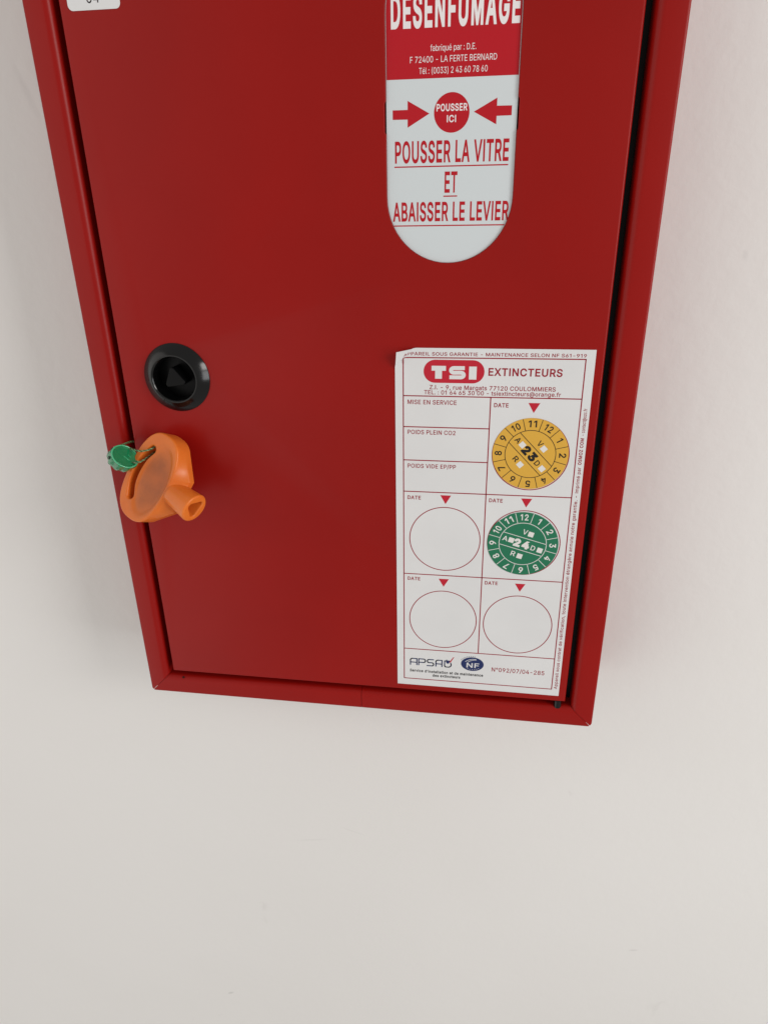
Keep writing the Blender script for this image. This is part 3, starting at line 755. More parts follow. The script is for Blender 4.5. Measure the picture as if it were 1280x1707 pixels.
def rrect(x0, z0, x1, z1, r, n=8):
    pts = []
    for cx, cz, a0 in ((x1 - r, z1 - r, 0), (x0 + r, z1 - r, 90), (x0 + r, z0 + r, 180), (x1 - r, z0 + r, 270)):
        for i in range(n + 1):
            a = math.radians(a0 + 90 * i / n)
            pts.append((cx + r * math.cos(a), cz + r * math.sin(a)))
    return pts


LX, LZ = 42.6, 185.8
door = curve_solid([rect(DX0, DZ0, DX1, DZ1), stadium(WR, notch=0.5), disc_poly(LX, LZ, 12.0, 64)], "door", 19.0, 0.0, 0.0, M["red"], cabinet)
# round over the folded front edge generously and the cut edge of the opening only slightly
bm = bmesh.new(); bm.from_mesh(door.data)
bmesh.ops.remove_doubles(bm, verts=bm.verts, dist=1e-6)
bmesh.ops.recalc_face_normals(bm, faces=bm.faces)


def rim(outer):
    out = []
    for e_ in bm.edges:
        if len(e_.link_faces) != 2: continue
        if max(abs(v_.co.y) for v_ in e_.verts) > 1e-5: continue
        n1, n2 = (f_.normal.y for f_ in e_.link_faces)
        if min(n1, n2) < -0.9 and max(n1, n2) > -0.1:
            c_ = (e_.verts[0].co + e_.verts[1].co) / 2 / K
            is_out = min(c_.x - DX0, DX1 - c_.x, c_.z - DZ0, DZ1 - c_.z) < 0.1
            if is_out == outer: out.append(e_)
    return out


for outer_, off_ in ((True, 1.25), (False, 0.3)):
    bmesh.ops.bevel(bm, geom=rim(outer_), offset=off_ * K, segments=4, profile=0.5, affect='EDGES', clamp_overlap=False)
bm.to_mesh(door.data); bm.free()
sharp_smooth(door.data, 30)
tag(door, "red flush door of the cabinet with an oblong opening")

# hinge pin under the door, right corner, and the drilled hole in the left of the bottom rail
pin = []
for k in range(2):
    pass


def lathe(profile, name, mat, parent, cx, cz, n=64, y0=0.0, ang=40):
    """profile of (radius, y) revolved about the y axis through (cx, cz)"""
    v, f = [], []
    m = len(profile)
    for i in range(n):
        a = 2 * math.pi * i / n
        for (r_, y) in profile:
            v.append((cx + r_ * math.cos(a), y0 + y, cz + r_ * math.sin(a)))
    for i in range(n):
        j = (i + 1) % n
        for k in range(m - 1):
            f.append((i * m + k, i * m + k + 1, j * m + k + 1, j * m + k))
    me = mesh_from(v, f, name)
    bm = bmesh.new(); bm.from_mesh(me)
    bmesh.ops.remove_doubles(bm, verts=bm.verts, dist=1e-6)
    bmesh.ops.recalc_face_normals(bm, faces=bm.faces)
    bm.to_mesh(me); bm.free()
    sharp_smooth(me, ang)
    return link(name, me, mat, parent)


def vcyl(cx, cy, z0, z1, r, name, mat, parent, n=28, c=0.4):
    v, f = [], []
    rings = [(z0, r - c), (z0 + c, r), (z1 - c, r), (z1, r - c)]
    for (z, rr) in rings:
        for i in range(n):
            a = 2 * math.pi * i / n
            v.append((cx + rr * math.cos(a), cy + rr * math.sin(a), z))
    for k in range(3):
        for i in range(n):
            j = (i + 1) % n
            f.append((k * n + i, k * n + j, (k + 1) * n + j, (k + 1) * n + i))
    f += [tuple(range(n)), tuple(range(3 * n, 4 * n))]
    me = mesh_from(v, f, name)
    sharp_smooth(me, 35)
    return link(name, me, mat, parent)


tag(vcyl(231.2, 2.6, 10.2, 15.4, 2.1, "hinge_pin", M["black_plastic"], cabinet), "black plastic hinge pin under the door corner")
lathe([(0.0, -0.02), (0.6, -0.02), (0.65, 0.1)], "rail_hole", M["black_matt"], cabinet, 20.6, 0, 16)
hole = bpy.data.objects.get("rail_hole")
# the hole sits on the rounded inner shoulder of the bottom rail
hole.rotation_euler = (math.radians(-50), 0, 0)
hole.location = (0, 0.0008, 0.0109)

# black strip added in the gap round the door to deepen its shade
v, f = [], []
for (a_, y_) in ((11.72, 9.0), (16.4, 9.0), (16.4, 12.0), (11.72, 12.0)):
    v += [(a_, y_, a_), (W - a_, y_, a_), (W - a_, y_, H - a_), (a_, y_, H - a_)]
for k in range(4):
    k2 = (k + 1) % 4
    for i in range(4):
        j = (i + 1) % 4
        f.append((k * 4 + i, k * 4 + j, k2 * 4 + j, k2 * 4 + i))
link("gap_shade_strip", mesh_from(v, f, "gap_shade_strip"), M["black_matt"], cabinet)

# ---- lock: black bezel with a triangular insert
lock = lathe([(16.0, 0.3), (16.0, -0.25), (15.7, -0.6), (11.6, -3.6), (11.1, -3.85), (10.6, -3.8), (10.25, -3.4), (10.15, -2.6)],
             "lock", M["black_plastic"], cabinet, LX, LZ, 96, ang=28)
tag(lock, "round black plastic lock bezel")
lathe([(10.15, -2.6), (9.9, 4.5), (0.0, 4.5)], "lock_recess", M["lock_dark"], lock, LX, LZ, 64)
# recess floor ring and the triangular insert
tri = []
for k in range(3):
    a0 = math.radians(98 + 120 * k)
    cx_, cz_ = LX + 3.9 * math.cos(a0), LZ + 3.9 * math.sin(a0)
    for i in range(9):
        a = a0 + math.radians(-60 + 120 * i / 8)
        tri.append((cx_ + 1.35 * math.cos(a), cz_ + 1.35 * math.sin(a)))
curve_solid([tri], "lock_insert", 7.6, 0.35, -3.2, M["lock_dark"], lock)

# ---- break panel behind the opening
panel = curve_solid([stadium(WR - 0.04)], "instruction_panel", 2.4, 0.12, 0.95, M["panel_white"], cabinet)
tag(panel, "white and red printed break panel with push instructions")
PY = 0.95 - 0.03
hdr_z = 301.25
r_ = WR - 0.30
pts = [(WX - r_, hdr_z), (WX + r_, hdr_z)]
for i in range(33):
    a = math.pi * i / 32
    pts.append((WX + r_ * math.cos(a), WT - WR + r_ * math.sin(a)))
flat([pts], "header_field", M["panel_red"], panel, PY)
PT = PY - 0.03
text("DESENFUMAGE", 144.7, 317.2, 46.9, 10.8, M["panel_text"], panel, PT, bold=0.030, spacing=1.06)
text("fabriqué par : D.E.", 159.4, 309.9, 16.9, 1.95, M["panel_text"], panel, PT, bold=0.001)
text("F 72400 - LA FERTE BERNARD", 151.8, 306.35, 32.2, 2.0, M["panel_text"], panel, PT, bold=0.001)
text("Tél : (0033) 2 43 60 78 60", 155.2, 302.75, 25.5, 2.0, M["panel_text"], panel, PT, bold=0.001)
PR = M["panel_red"]
flat([disc_poly(167.8, 289.8, 6.75)], "push_disc", PR, panel, PY)
text("POUSSER", 162.0, 290.35, 11.7, 2.45, M["panel_text"], panel, PT, bold=0.022)
text("ICI", 166.0, 286.6, 3.5, 2.4, M["panel_text"], panel, PT, bold=0.018)
flat([[(145.1, 291.2), (145.1, 288.0), (150.9, 287.95), (150.9, 291.2)], [(150.9, 294.2), (150.9, 285.2), (159.3, 289.75)]], "arrow", PR, panel, PY)
flat([[(190.4, 291.5), (190.4, 288.25), (184.8, 288.2), (184.8, 291.55)], [(184.8, 294.2), (184.8, 285.4), (176.2, 289.85)]], "arrow", PR, panel, PY)
text("POUSSER LA VITRE", 145.9, 272.85, 44.2, 7.7, PR, panel, PY, bold=0.020)
text("ET", 165.6, 262.05, 5.0, 7.6, PR, panel, PY, bold=0.020)
text("ABAISSER LE LEVIER", 144.9, 251.65, 46.4, 7.15, PR, panel, PY, bold=0.020)
flat([rect(145.6, 271.35, 190.1, 271.8)], "underline", PR, panel, PY)
flat([rect(165.2, 260.6, 170.7, 261.05)], "underline", PR, panel, PY)
flat([rect(145.2, 249.8, 189.8, 250.25)], "underline", PR, panel, PY)

# ------------------------------------------------------------------ number label at the top of the door
nl = empty("number_label", (0.030, 0, 0.328))
tag(nl, "small white rounded number label at the top left of the red door", "label")


def child_abs(o, parent):
    """keep world coordinates under a parent that stands away from the origin"""
    o.parent = parent
    o.matrix_parent_inverse = Matrix.Translation(parent.location).inverted()
    return o


child_abs(curve_solid([rrect(19.2, 328.25, 40.7, 342.5, 2.0)], "label_sheet", 0.24, 0.05, -0.24, M["paper"], None), nl)
child_abs(text("04", 27.2, 330.45, 5.3, 3.9, M["ink_black"], None, -0.27, bold=0.004), nl)

# ------------------------------------------------------------------ maintenance sticker
SX0, SX1, SZ0, SZ1 = 145.3, 230.9, 19.5, 200.95
sticker = empty("maintenance_sticker", (0.188, 0, 0.0195))
tag(sticker, "white maintenance sticker with red grid and two round date discs on the red door", "sticker")


def lift(x, z):
    """the peeling upper left corner: bent up along a diagonal crease, returns (x, height, z)"""
    t_ = (10.2 - (x - SX0) - (SZ1 - z)) / math.sqrt(2)
    if t_ <= 0: return x, 0.0, z
    ang = math.radians(40) * min(1.0, t_ / 2.2)
    h = t_ * math.sin(ang)
    pull = t_ * (1 - math.cos(ang)) / math.sqrt(2)
    return x + pull, h, z - pull


# sheet: fine grid near the peeling corner, thin real thickness
gx = [SX0 + 14 * i / 28 for i in range(29)] + [SX0 + 14 + (SX1 - SX0 - 14) * i / 16 for i in range(1, 17)]
gz = [SZ1 - 14 * i / 28 for i in range(29)] + [SZ1 - 14 - (SZ1 - 14 - SZ0) * i / 24 for i in range(1, 25)]
v, f = [], []
nx, nz = len(gx), len(gz)
for y in (-0.20, -0.04):
    for z in gz:
        for x in gx:
            X, dy, Z = lift(x, z)
            v.append((X, y - dy, Z))
base = nx * nz
for j in range(nz - 1):
    for i in range(nx - 1):
        a = j * nx + i
        f.append((a, a + 1, a + 1 + nx, a + nx))
        f.append((base + a, base + a + nx, base + a + nx + 1, base + a + 1))
for i in range(nx - 1):
    f.append((i, base + i, base + i + 1, i + 1))
    a = (nz - 1) * nx + i
    f.append((a, a + 1, base + a + 1, base + a))
for j in range(nz - 1):
    a = j * nx
    f.append((a, a + nx, base + a + nx, base + a))
    a = j * nx + nx - 1
    f.append((a, base + a, base + a + nx, a + nx))
me = mesh_from(v, f, "sticker_sheet")
sharp_smooth(me, 40)
child_abs(link("sticker_sheet", me, M["paper"]), sticker)
SY = -0.20 - 0.03
R_ = M["ink_red"]
RS = M["ink_red_solid"]


def S(o): return child_abs(o, sticker)


def st(body, x, z, w, cap, mat=R_, **kw): return S(text(body, x, z, w, cap, mat, None, kw.pop("y", SY), lift=lift, **kw))


def subdiv_seg(p, q, w, n):
    out = []
    for i in range(n):
        a = (p[0] + (q[0] - p[0]) * i / n, p[1] + (q[1] - p[1]) * i / n)
        b2 = (p[0] + (q[0] - p[0]) * (i + 1) / n, p[1] + (q[1] - p[1]) * (i + 1) / n)
        out.append(seg(a, b2, w))
    return out


lw = 0.50
for p, q in (((148.8, 196.7), (227.1, 196.9)), ((148.9, 23.6), (227.1, 23.6)), ((148.95, 23.5), (148.95, 196.8)), ((226.95, 23.5), (226.95, 197.0)),
             ((148.9, 179.6), (227, 179.7)), ((187.85, 43.0), (187.85, 179.6)), ((148.9, 165.15), (187.8, 165.15)), ((148.9, 149.0), (187.8, 149.0)),
             ((148.9, 133.15), (226.9, 133.2)), ((148.9, 88.35), (226.9, 88.35)), ((148.9, 42.95), (226.9, 42.9))):
    S(flat(subdiv_seg(p, q, lw, 60), "ruled_line", R_, None, SY, lift=lift))

st("APPAREIL SOUS GARANTIE - MAINTENANCE SELON NF S61-919", 149.0, 197.65, 78.1, 1.5, bold=0.012)
pill = []
for cx_, a0 in ((184.6 - 5.1, -90), (158.0 + 5.1, 90)):
    for i in range(25):
        a = math.radians(a0 + 180 * i / 24)
        pill.append((cx_ + 5.1 * math.cos(a), 190.8 + 5.1 * math.sin(a)))
logo = S(flat([pill], "logo_pill", RS, None, SY, lift=lift))
# block letters T S I
Zb, Zt = 187.55, 193.25
Tp = [[(161.5, 191.1), (167.8, 191.1), (167.8, Zt), (161.5, Zt)], [(163.1, Zb), (166.1, Zb), (166.1, 191.1), (163.1, 191.1)]]
Ip = [rect(177.9, Zb - 0.1, 181.2, Zt - 0.1)]


def thick(pts, w):
    """a stroke with joined edges"""
    L, Rr = [], []
    for i, p in enumerate(pts):
        a = pts[max(0, i - 1)]; c = pts[min(len(pts) - 1, i + 1)]
        dx, dz = c[0] - a[0], c[1] - a[1]
        l = math.hypot(dx, dz)
        nx_, nz_ = -dz / l * w / 2, dx / l * w / 2
        L.append((p[0] + nx_, p[1] + nz_)); Rr.append((p[0] - nx_, p[1] - nz_))
    return [[L[i], Rr[i], Rr[i + 1], L[i + 1]] for i in range(len(pts) - 1)]


def arc(cx, cz, rx, rz, a0, a1, n=12):
    return [(cx + rx * math.cos(math.radians(a0 + (a1 - a0) * i / n)), cz + rz * math.sin(math.radians(a0 + (a1 - a0) * i / n))) for i in range(n + 1)]


sw = 1.72
Spts = [(176.0, 192.4)] + arc(171.3, 191.35, 1.25, 1.03, 90, 270) + arc(174.3, 189.35, 1.35, 1.03, 90, -90) + [(169.4, 188.3)]
child_abs(flat(Tp + Ip + thick(Spts, sw), "logo_letters", M["paper"], None, SY - 0.03), sticker)
st("EXTINCTEURS", 186.3, 189.2, 31.5, 3.45, bold=0.022)
st("Z.I. - 9, rue Margats 77120 COULOMMIERS", 160.7, 182.75, 54.8, 1.95, bold=0.012)
st("TEL. : 01 64 65 30 00 - tsiextincteurs@orange.fr", 158.3, 180.45, 59.6, 1.9, bold=0.012)
st("MISE EN SERVICE", 150.9, 175.8, 22.0, 2.05, bold=0.012)
st("POIDS PLEIN CO2", 150.9, 161.7, 21.9, 2.05, bold=0.012)
st("POIDS VIDE EP/PP", 150.9, 145.2, 22.5, 2.05, bold=0.012)
for (x, z) in ((189.45, 175.2), (150.85, 129.1), (189.4, 129.25), (150.85, 84.7), (189.4, 84.6)):
    st("DATE", x, z, 6.35, 1.95, bold=0.020)
for (x, z) in ((206.9, 177.5), (169.0, 131.8), (206.7, 131.85), (169.0, 86.35), (206.7, 86.1)):
    S(flat([[(x - 2.55, z), (x, z - 4.5), (x + 2.55, z)]], "date_pointer", RS, None, SY))
for (x, z) in ((206.85, 153.4), (169.0, 108.45), (206.75, 108.55), (169.0, 62.2), (206.8, 62.0)):
    S(flat(ring_polys(x, z, 17.1, 0.44), "date_circle", R_, None, SY))
st("N°092/07/04-285", 195.3, 32.1, 27.2, 2.6, bold=0.010)
st("Service d'installation et de maintenance", 152.0, 28.15, 39.0, 1.75, M["ink_black"], bold=0.026)
st("des extincteurs", 164.2, 25.75, 14.8, 1.75, M["ink_black"], bold=0.026)
up = math.pi / 2
st("Appareil sous contrat de vérification, toute intervention étrangère annule notre garantie. -", 229.7, 23.9, 110.3, 1.60, rot=up, bold=0.012)
st("Imprimé par", 229.7, 135.6, 12.6, 1.55, rot=up, bold=0.012)
st("OSMOZ COM", 229.7, 149.4, 12.6, 1.55, rot=up, bold=0.026)
st("- contact@ozc.fr", 229.7, 163.2, 12.3, 1.55, rot=up, bold=0.012)

# APSAD mark, drawn as single strokes
nav = M["ink_navy"]
zb, zt = 32.75, 36.75
strokes = []


def letterA(x, w): return [[(x, zb), (x, zt - 1.1)] + arc(x + 1.1, zt - 1.1, 1.1, 1.1, 180, 90, 5) + [(x + w, zt), (x + w, zb)], [(x, zb + 1.6), (x + w, zb + 1.6)]]


strokes += letterA(152.3, 3.4)
strokes += [[(156.7, zb), (156.7, zt), (159.4, zt)] + arc(159.4, zt - 1.1, 0.9, 1.1, 90, -90, 6) + [(156.7, zt - 2.2)]]
strokes += [[(164.6, zt), (162.2, zt)] + arc(162.2, zt - 1.0, 0.9, 1.0, 90, 270, 6) + [(163.8, zt - 2.0)] + arc(163.8, zb + 1.0, 0.9, 1.0, 90, -90, 6) + [(161.2, zb)]]
strokes += letterA(165.9, 3.2)
strokes += [[(171.5, zt - 0.2), (170.5, zt - 0.2), (170.5, zb + 0.9)] + arc(171.4, zb + 0.9, 0.9, 0.9, 180, 270, 5) + [(172.3, zb)] + arc(172.6, zb + 1.6, 1.4, 1.6, -90, 40, 6)]
polys = []
for s_ in strokes: polys += polyline(s_, 0.62)
polys += [[(171.3, 35.6), (172.2, 34.7), (173.7, 36.4), (172.9, 37.1), (171.9, 36.9), (171.9, 37.5), (171.2, 37.3)]]
S(flat(polys, "logo_letters", nav, None, SY))
S(flat([[(173.0, 36.0), (173.6, 35.7), (175.5, 39.4), (174.9, 39.2)]], "logo_tick", RS, None, SY - 0.02))
# NF mark: navy oval with white letters and swooshes
nf = S(flat([disc_poly(185.1, 35.8, 5.95, 64, 4.35)], "logo_oval", nav, None, SY))
S(text("NF", 185.4, 35.0, 6.6, 3.0, M["paper"], None, SY - 0.03, bold=0.012, center=True, skew=0.0))
sw1 = thick(arc(186.0, 33.6, 6.0, 5.4, 140, 80, 10), 0.30) + thick(arc(187.2, 33.6, 6.0, 5.0, 140, 90, 10), 0.26)
S(flat(sw1, "logo_swoosh", M["paper"], None, SY - 0.03))
small = []
for i in range(9):
    a = math.radians(150 - 9 * i)
    small.append(disc_poly(185.1 + 6.4 * math.cos(a) - 0.2, 35.8 + 4.85 * math.sin(a), 0.26, 6))
for i in range(4):
    a = math.radians(245 + 17 * i)
S(flat(small, "logo_dots", nav, None, SY))
S(flat([disc_poly(185.1 + 4.7 * math.cos(math.radians(240 + 15 * i)), 35.8 + 3.5 * math.sin(math.radians(240 + 15 * i)), 0.20, 6) for i in range(6)], "logo_dots", M["disc_white"], None, SY - 0.03))


def date_disc(cx, cz, r, turn, year, face, ink, box, label, nick=None):
    """round year disc: twelve months, V/A/D/R boxes; turn in degrees, 0 = 12 at the top"""
    pts = []
    for i in range(120):
        a = 2 * math.pi * i / 120
        rr = r
        if nick:
            d = abs((math.degrees(a) - nick + 180) % 360 - 180)
            if d < 12: rr = r * (math.cos(math.radians(12)) / math.cos(math.radians(d)))
        pts.append((cx + rr * math.cos(a), cz + rr * math.sin(a)))
    d = S(curve_solid([pts], "date_disc", 0.16, 0.03, SY - 0.17, face, None))
    tag(d, label)
    y = SY - 0.17 - 0.03
    ri = r * 0.667
    lines = ring_polys(cx, cz, ri, 0.30)
    for k in range(12):
        a = math.radians(105 + turn + 30 * k)
        lines.append(seg((cx + ri * math.cos(a), cz + ri * math.sin(a)), (cx + (r - 0.1) * math.cos(a), cz + (r - 0.1) * math.sin(a)), 0.28))
    ta = math.radians(turn - 15.6)
    e = Vector((math.cos(ta), math.sin(ta))); nn = Vector((-math.sin(ta), math.cos(ta)))
    for s_ in (3.35, -3.35):
        h = math.sqrt(ri * ri - s_ * s_)
        c_ = Vector((cx, cz)) + nn * s_
        lines.append(seg(tuple(c_ - e * h), tuple(c_ + e * h), 0.30))

    def part(o):
        o.parent = d
        return o
    part(flat(lines, "disc_lines", ink, None, y))
    for k in range(1, 13):
        a = math.radians(90 + turn - 30 * k)
        rr = r * 0.845
        part(text(str(k), cx + rr * math.cos(a), cz + rr * math.sin(a), (3.75 if k >= 10 else (1.25 if k == 1 else 2.15)), 3.15, ink, None, y - 0.02,
                  bold=0.018, rot=a - math.pi / 2, center=True, name="numeral"))
    for (ch, s_, t_, w_, c_) in (("V", -0.9, 6.5, 2.3, 2.6), ("A", -8.75, 0.35, 2.5, 2.6), ("D", 5.35, -0.45, 2.1, 2.6), ("R", -2.6, -6.2, 2.2, 2.6)):
        p = Vector((cx, cz)) + e * s_ + nn * t_
        part(text(ch, p.x, p.y, w_, c_, ink, None, y - 0.02, bold=0.012, rot=ta, center=True))
    p = Vector((cx, cz)) - e * 0.45
    part(text(year, p.x, p.y, 7.7, 4.3, ink, None, y - 0.02, bold=0.055, rot=ta, center=True))
    for (s_, t_) in ((2.05, 6.1), (-5.75, 0.35), (8.75, -0.6), (0.75, -6.6)):
        p = Vector((cx, cz)) + e * s_ + nn * t_
        part(flat([[(-1.3, -1.3), (1.3, -1.3), (1.3, 1.3), (-1.3, 1.3)]], "check_box", box, None, y - 0.02, local=(p.x, p.y), rot=ta))
    bpy.context.view_layer.update()
    return d


date_disc(206.75, 153.75, 16.95, -30.5, "23", M["disc_yellow"], M["ink_black"], M["disc_white"], "yellow round year disc with black numerals")
date_disc(206.35, 108.15, 16.75, 0.0, "24", M["disc_green"], M["disc_white"], M["disc_white"], "green round year disc with white numerals", nick=127)

# ------------------------------------------------------------------ orange triangular key hanging in front of the door
KP = Vector((30.3046, -15.5, 140.9988)) * K
KM = Matrix(((0.8371, 0.4775, -0.2646), (-0.4149, 0.2407, -0.8771), (-0.3564, 0.8444, 0.3996)))
A_, B_, L_, WC = 22.5, 12.85, 27.7, -2.2


def sup(s, a, b_, ex=2.5, cu=0.0, cv=0.0):
    c, n_ = math.cos(s), math.sin(s)
    return (cu + b_ * math.copysign(abs(c) ** (2 / ex), c), cv + a * math.copysign(abs(n_) ** (2 / ex), n_))


verts, faces = [], []


def add_loops(loops, close_a=True, close_b=True):
    """stack equal-length loops into a closed tube"""
    b0 = len(verts)
    n = len(loops[0])
    for lp in loops: verts.extend(lp)
    for k in range(len(loops) - 1):
        for i in range(n):
            j = (i + 1) % n
            faces.append((b0 + k * n + i, b0 + k * n + j, b0 + (k + 1) * n + j, b0 + (k + 1) * n + i))
    if close_a: faces.append(tuple(b0 + i for i in range(n)))
    if close_b: faces.append(tuple(b0 + (len(loops) - 1) * n + i for i in range(n)))


N = 64
# bow with a crescent slot: a closed ring (outer wall, front, inner wall, back)
slot_c = catmull([(-4.9, 12.6, 0), (-7.2, 6.6, 0), (-8.0, 0, 0), (-7.2, -6.6, 0), (-4.9, -12.6, 0)], 8)
slot = []
half = 1.85
nS = len(slot_c)
ring = []
for i in range(nS):           # right-hand side up, then left-hand side down
    pass
left, right = [], []
for i, p in enumerate(slot_c):
    a = slot_c[max(0, i - 1)]; c = slot_c[min(nS - 1, i + 1)]
    d_ = (c - a).normalized()
    nrm = Vector((-d_.y, d_.x, 0))
    left.append(p - nrm * half); right.append(p + nrm * half)


slot = list(right)
e1 = slot_c[-1]
def cap_pts(center, a, d_, n=6):
    """half circle from point a round the end of the slot, bulging along d_"""
    r0 = a - center
    return [center + r0 * math.cos(math.pi * k / n) + d_ * half * math.sin(math.pi * k / n) for k in range(1, n)]


slot += cap_pts(e1, right[-1], (slot_c[-1] - slot_c[-2]).normalized())
slot += list(reversed(left))
slot += cap_pts(slot_c[0], left[0], (slot_c[0] - slot_c[1]).normalized())
cen = Vector((-6.6, 0, 0))
# make it counter-clockwise and resample against the outer outline by angle order
area2 = sum(slot[i].x * slot[(i + 1) % len(slot)].y - slot[(i + 1) % len(slot)].x * slot[i].y for i in range(len(slot)))
if area2 < 0: slot.reverse()


def build_bow():
    cu = bpy.data.curves.new("bow", 'CURVE')
    cu.dimensions = '2D'
    cu.fill_mode = 'BOTH'
    bev = 0.8
    cu.extrude = (4.9 - bev) * K
    cu.bevel_depth = bev * K
    cu.bevel_resolution = 2
    cu.offset = -bev * K
    outer = [sup(2 * math.pi * i / N, A_, B_, 2.55) for i in range(N)]
    for lp in (outer, [(p.x, p.y) for p in slot]):
        s = cu.splines.new('POLY'); s.points.add(len(lp) - 1); s.use_cyclic_u = True
        for i, p in enumerate(lp): s.points[i].co = (p[0] * K, p[1] * K, 0, 1)
    o = bpy.data.objects.new("bow", cu); COL.objects.link(o)
    me = evaluated(o); bpy.data.curves.remove(cu)
    return me


bm = bmesh.new()
bow = build_bow()
for vt in bow.vertices: vt.co.z += (3.0 - 4.9) * K
bm.from_mesh(bow)
bmesh.ops.remove_doubles(bm, verts=bm.verts, dist=1e-6)
# hub: shoulder that runs from the bow into the shaft
secs = []


def rad_el(th):
    c, n_ = abs(math.cos(th)) / B_, abs(math.sin(th)) / A_
    return (c ** 2.55 + n_ ** 2.55) ** (-1 / 2.55)


NA = 121
ths = [math.radians(-86 + 172 * i / (NA - 1)) for i in range(NA)]
ell = [(rad_el(t_) * math.cos(t_), rad_el(t_) * math.sin(t_)) for t_ in ths]
# convex hull of the bow edge and the two shoulder corners, sampled at the same directions
hp = ell + [(18.0, 8.6), (18.0, -8.6)]
hull = []
for t_ in ths:
    dx, dz = math.cos(t_), math.sin(t_)
    best = rad_el(t_)
    for (cu_, cv_) in ((18.0, 8.6), (18.0, -8.6)):
        for (eu, ev) in ell + [(18.0, -cv_)]:
            den = dx * (ev - cv_) - dz * (eu - cu_)
            if abs(den) < 1e-9: continue
            q_ = (cu_ * (ev - cv_) - cv_ * (eu - cu_)) / den
            k_ = (cu_ * dz - cv_ * dx) / den
            if 0 <= k_ <= 1 and q_ > best: best = q_
    hull.append((best * dx, best * dz))
for (w_, mix_, sc_) in ((2.5, 0.0, 0.985), (2.0, 0.03, 1.0), (-2.8, 0.97, 1.0), (-3.4, 1.0, 1.0), (-6.2, 1.0, 1.0), (-6.7, 1.0, 0.97)):
    secs.append([((e_[0] + (h_[0] - e_[0]) * mix_) * sc_, (e_[1] + (h_[1] - e_[1]) * mix_) * sc_, w_) for e_, h_ in zip(ell, hull)])
add_loops(secs)
# shaft with a triangular socket
n = 48
outer = []
for (u, r) in ((12.6, 4.6), (13.0, 5.6), (24.0, 6.8), (L_ - 0.6, 7.1), (L_, 6.6)):
    outer.append([(u, r * math.cos(2 * math.pi * i / n), WC + r * math.sin(2 * math.pi * i / n)) for i in range(n)])


def trir(a, size=3.1):
    # rounded triangle radius as a function of angle
    k = (a - math.radians(135) + math.pi) % (2 * math.pi / 3) - math.pi / 3
    return min(size / max(0.2, math.cos(k)), size * 1.48)


inner = []
for (u, s) in ((L_, 3.3), (L_ - 0.5, 3.05), (L_ - 11.0, 2.9)):
    inner.append([(u, trir(2 * math.pi * i / n, s) * math.cos(2 * math.pi * i / n), WC + trir(2 * math.pi * i / n, s) * math.sin(2 * math.pi * i / n)) for i in range(n)])
add_loops(outer + inner)
me2 = mesh_from(verts, faces, "hub")
bm.from_mesh(me2)
bmesh.ops.recalc_face_normals(bm, faces=bm.faces)
me3 = bpy.data.meshes.new("key_body")
bm.to_mesh(me3); bm.free()
ko = bpy.data.objects.new("key_body", me3); COL.objects.link(ko)
md = ko.modifiers.new("r", 'REMESH'); md.mode = 'VOXEL'; md.voxel_size = 0.25 * K; md.use_smooth_shade = True
sm = ko.modifiers.new("s", 'SMOOTH'); sm.factor = 0.5; sm.iterations = 2
me = evaluated(ko)
# dished finger recess on the front of the bow
for vt in me.vertices:
    u, v_, w = vt.co / K
    if w > 1.8 and u < 12:
        q = ((u - 3.2) / 8.6) ** 2 + ((v_ + 0.5) / 18.6) ** 2
        q = math.sqrt(q)
        s_ = max(0, min(1, (1.04 - q) / 0.22))
        vt.co.z -= 0.85 * K * s_ * s_ * (3 - 2 * s_)
for p in me.polygons: p.use_smooth = True
me.materials.clear()
key = empty("triangular_key")
key.matrix_world = Matrix.Translation(KP) @ KM.to_4x4()
tag(key, "orange plastic triangular socket key hanging below the black lock", "key")
kb = link("key_body", me, M["orange"], key)

# ------------------------------------------------------------------ green seal and its twisted wire
seal = empty("security_seal", (0.0166, -0.0150, 0.1500))
tag(seal, "green translucent plastic security seal with twisted wire through the orange key", "seal")
# camera axes, to lean the disc the way it hangs
n_w = (Vector((0.48, -0.82, 0.31)) * 0.78 + Vector((0.99, 0.14, -0.015)) * 0.46 + Vector((-0.045, 0.41, 0.91)) * 0.42).normalized()
xa = Vector((0, 0, 1)).cross(n_w).normalized()
ya = n_w.cross(xa)
tw = math.radians(-42)
xa, ya = xa * math.cos(tw) + ya * math.sin(tw), ya * math.cos(tw) - xa * math.sin(tw)
SM = Matrix((xa, ya, n_w)).transposed()


def seal_part(v, f, name, mat, ang=30, parent=seal):
    me = mesh_from(v, f, name)
    for vt in me.vertices: vt.co = SM @ vt.co
    sharp_smooth(me, ang)
    return link(name, me, mat, parent)


n = 72
v, f = [], []
pr = [(0.0, -2.6, 0), (5.0, -2.6, 0), (5.9, -2.2, 1), (6.25, -0.6, 1), (6.25, 0.6, 1), (6.1, 1.9, 1), (5.6, 2.5, 0), (5.1, 2.62, 0), (4.7, 2.2, 0), (0.0, 2.1, 0)]
for i in range(n):
    a = 2 * math.pi * i / n
    lob = 0.55 * (0.5 + 0.5 * math.cos(a * 9))
    for (r, z, k) in pr:
        rr = r - (lob if k else 0)
        v.append((rr * math.cos(a) * 1.14, rr * math.sin(a) * 0.98, z * 1.15))
m = len(pr)
for i in range(n):
    j = (i + 1) % n
    for k in range(m - 1): f.append((i * m + k, i * m + k + 1, j * m + k + 1, j * m + k))
me = mesh_from(v, f, "seal_body")
bm = bmesh.new(); bm.from_mesh(me)
bmesh.ops.remove_doubles(bm, verts=bm.verts, dist=1e-6)
bmesh.ops.recalc_face_normals(bm, faces=bm.faces)
bm.to_mesh(me); bm.free()
for vt in me.vertices: vt.co = SM @ vt.co
sharp_smooth(me, 9)
body = link("seal_body", me, M["seal_green"], seal)
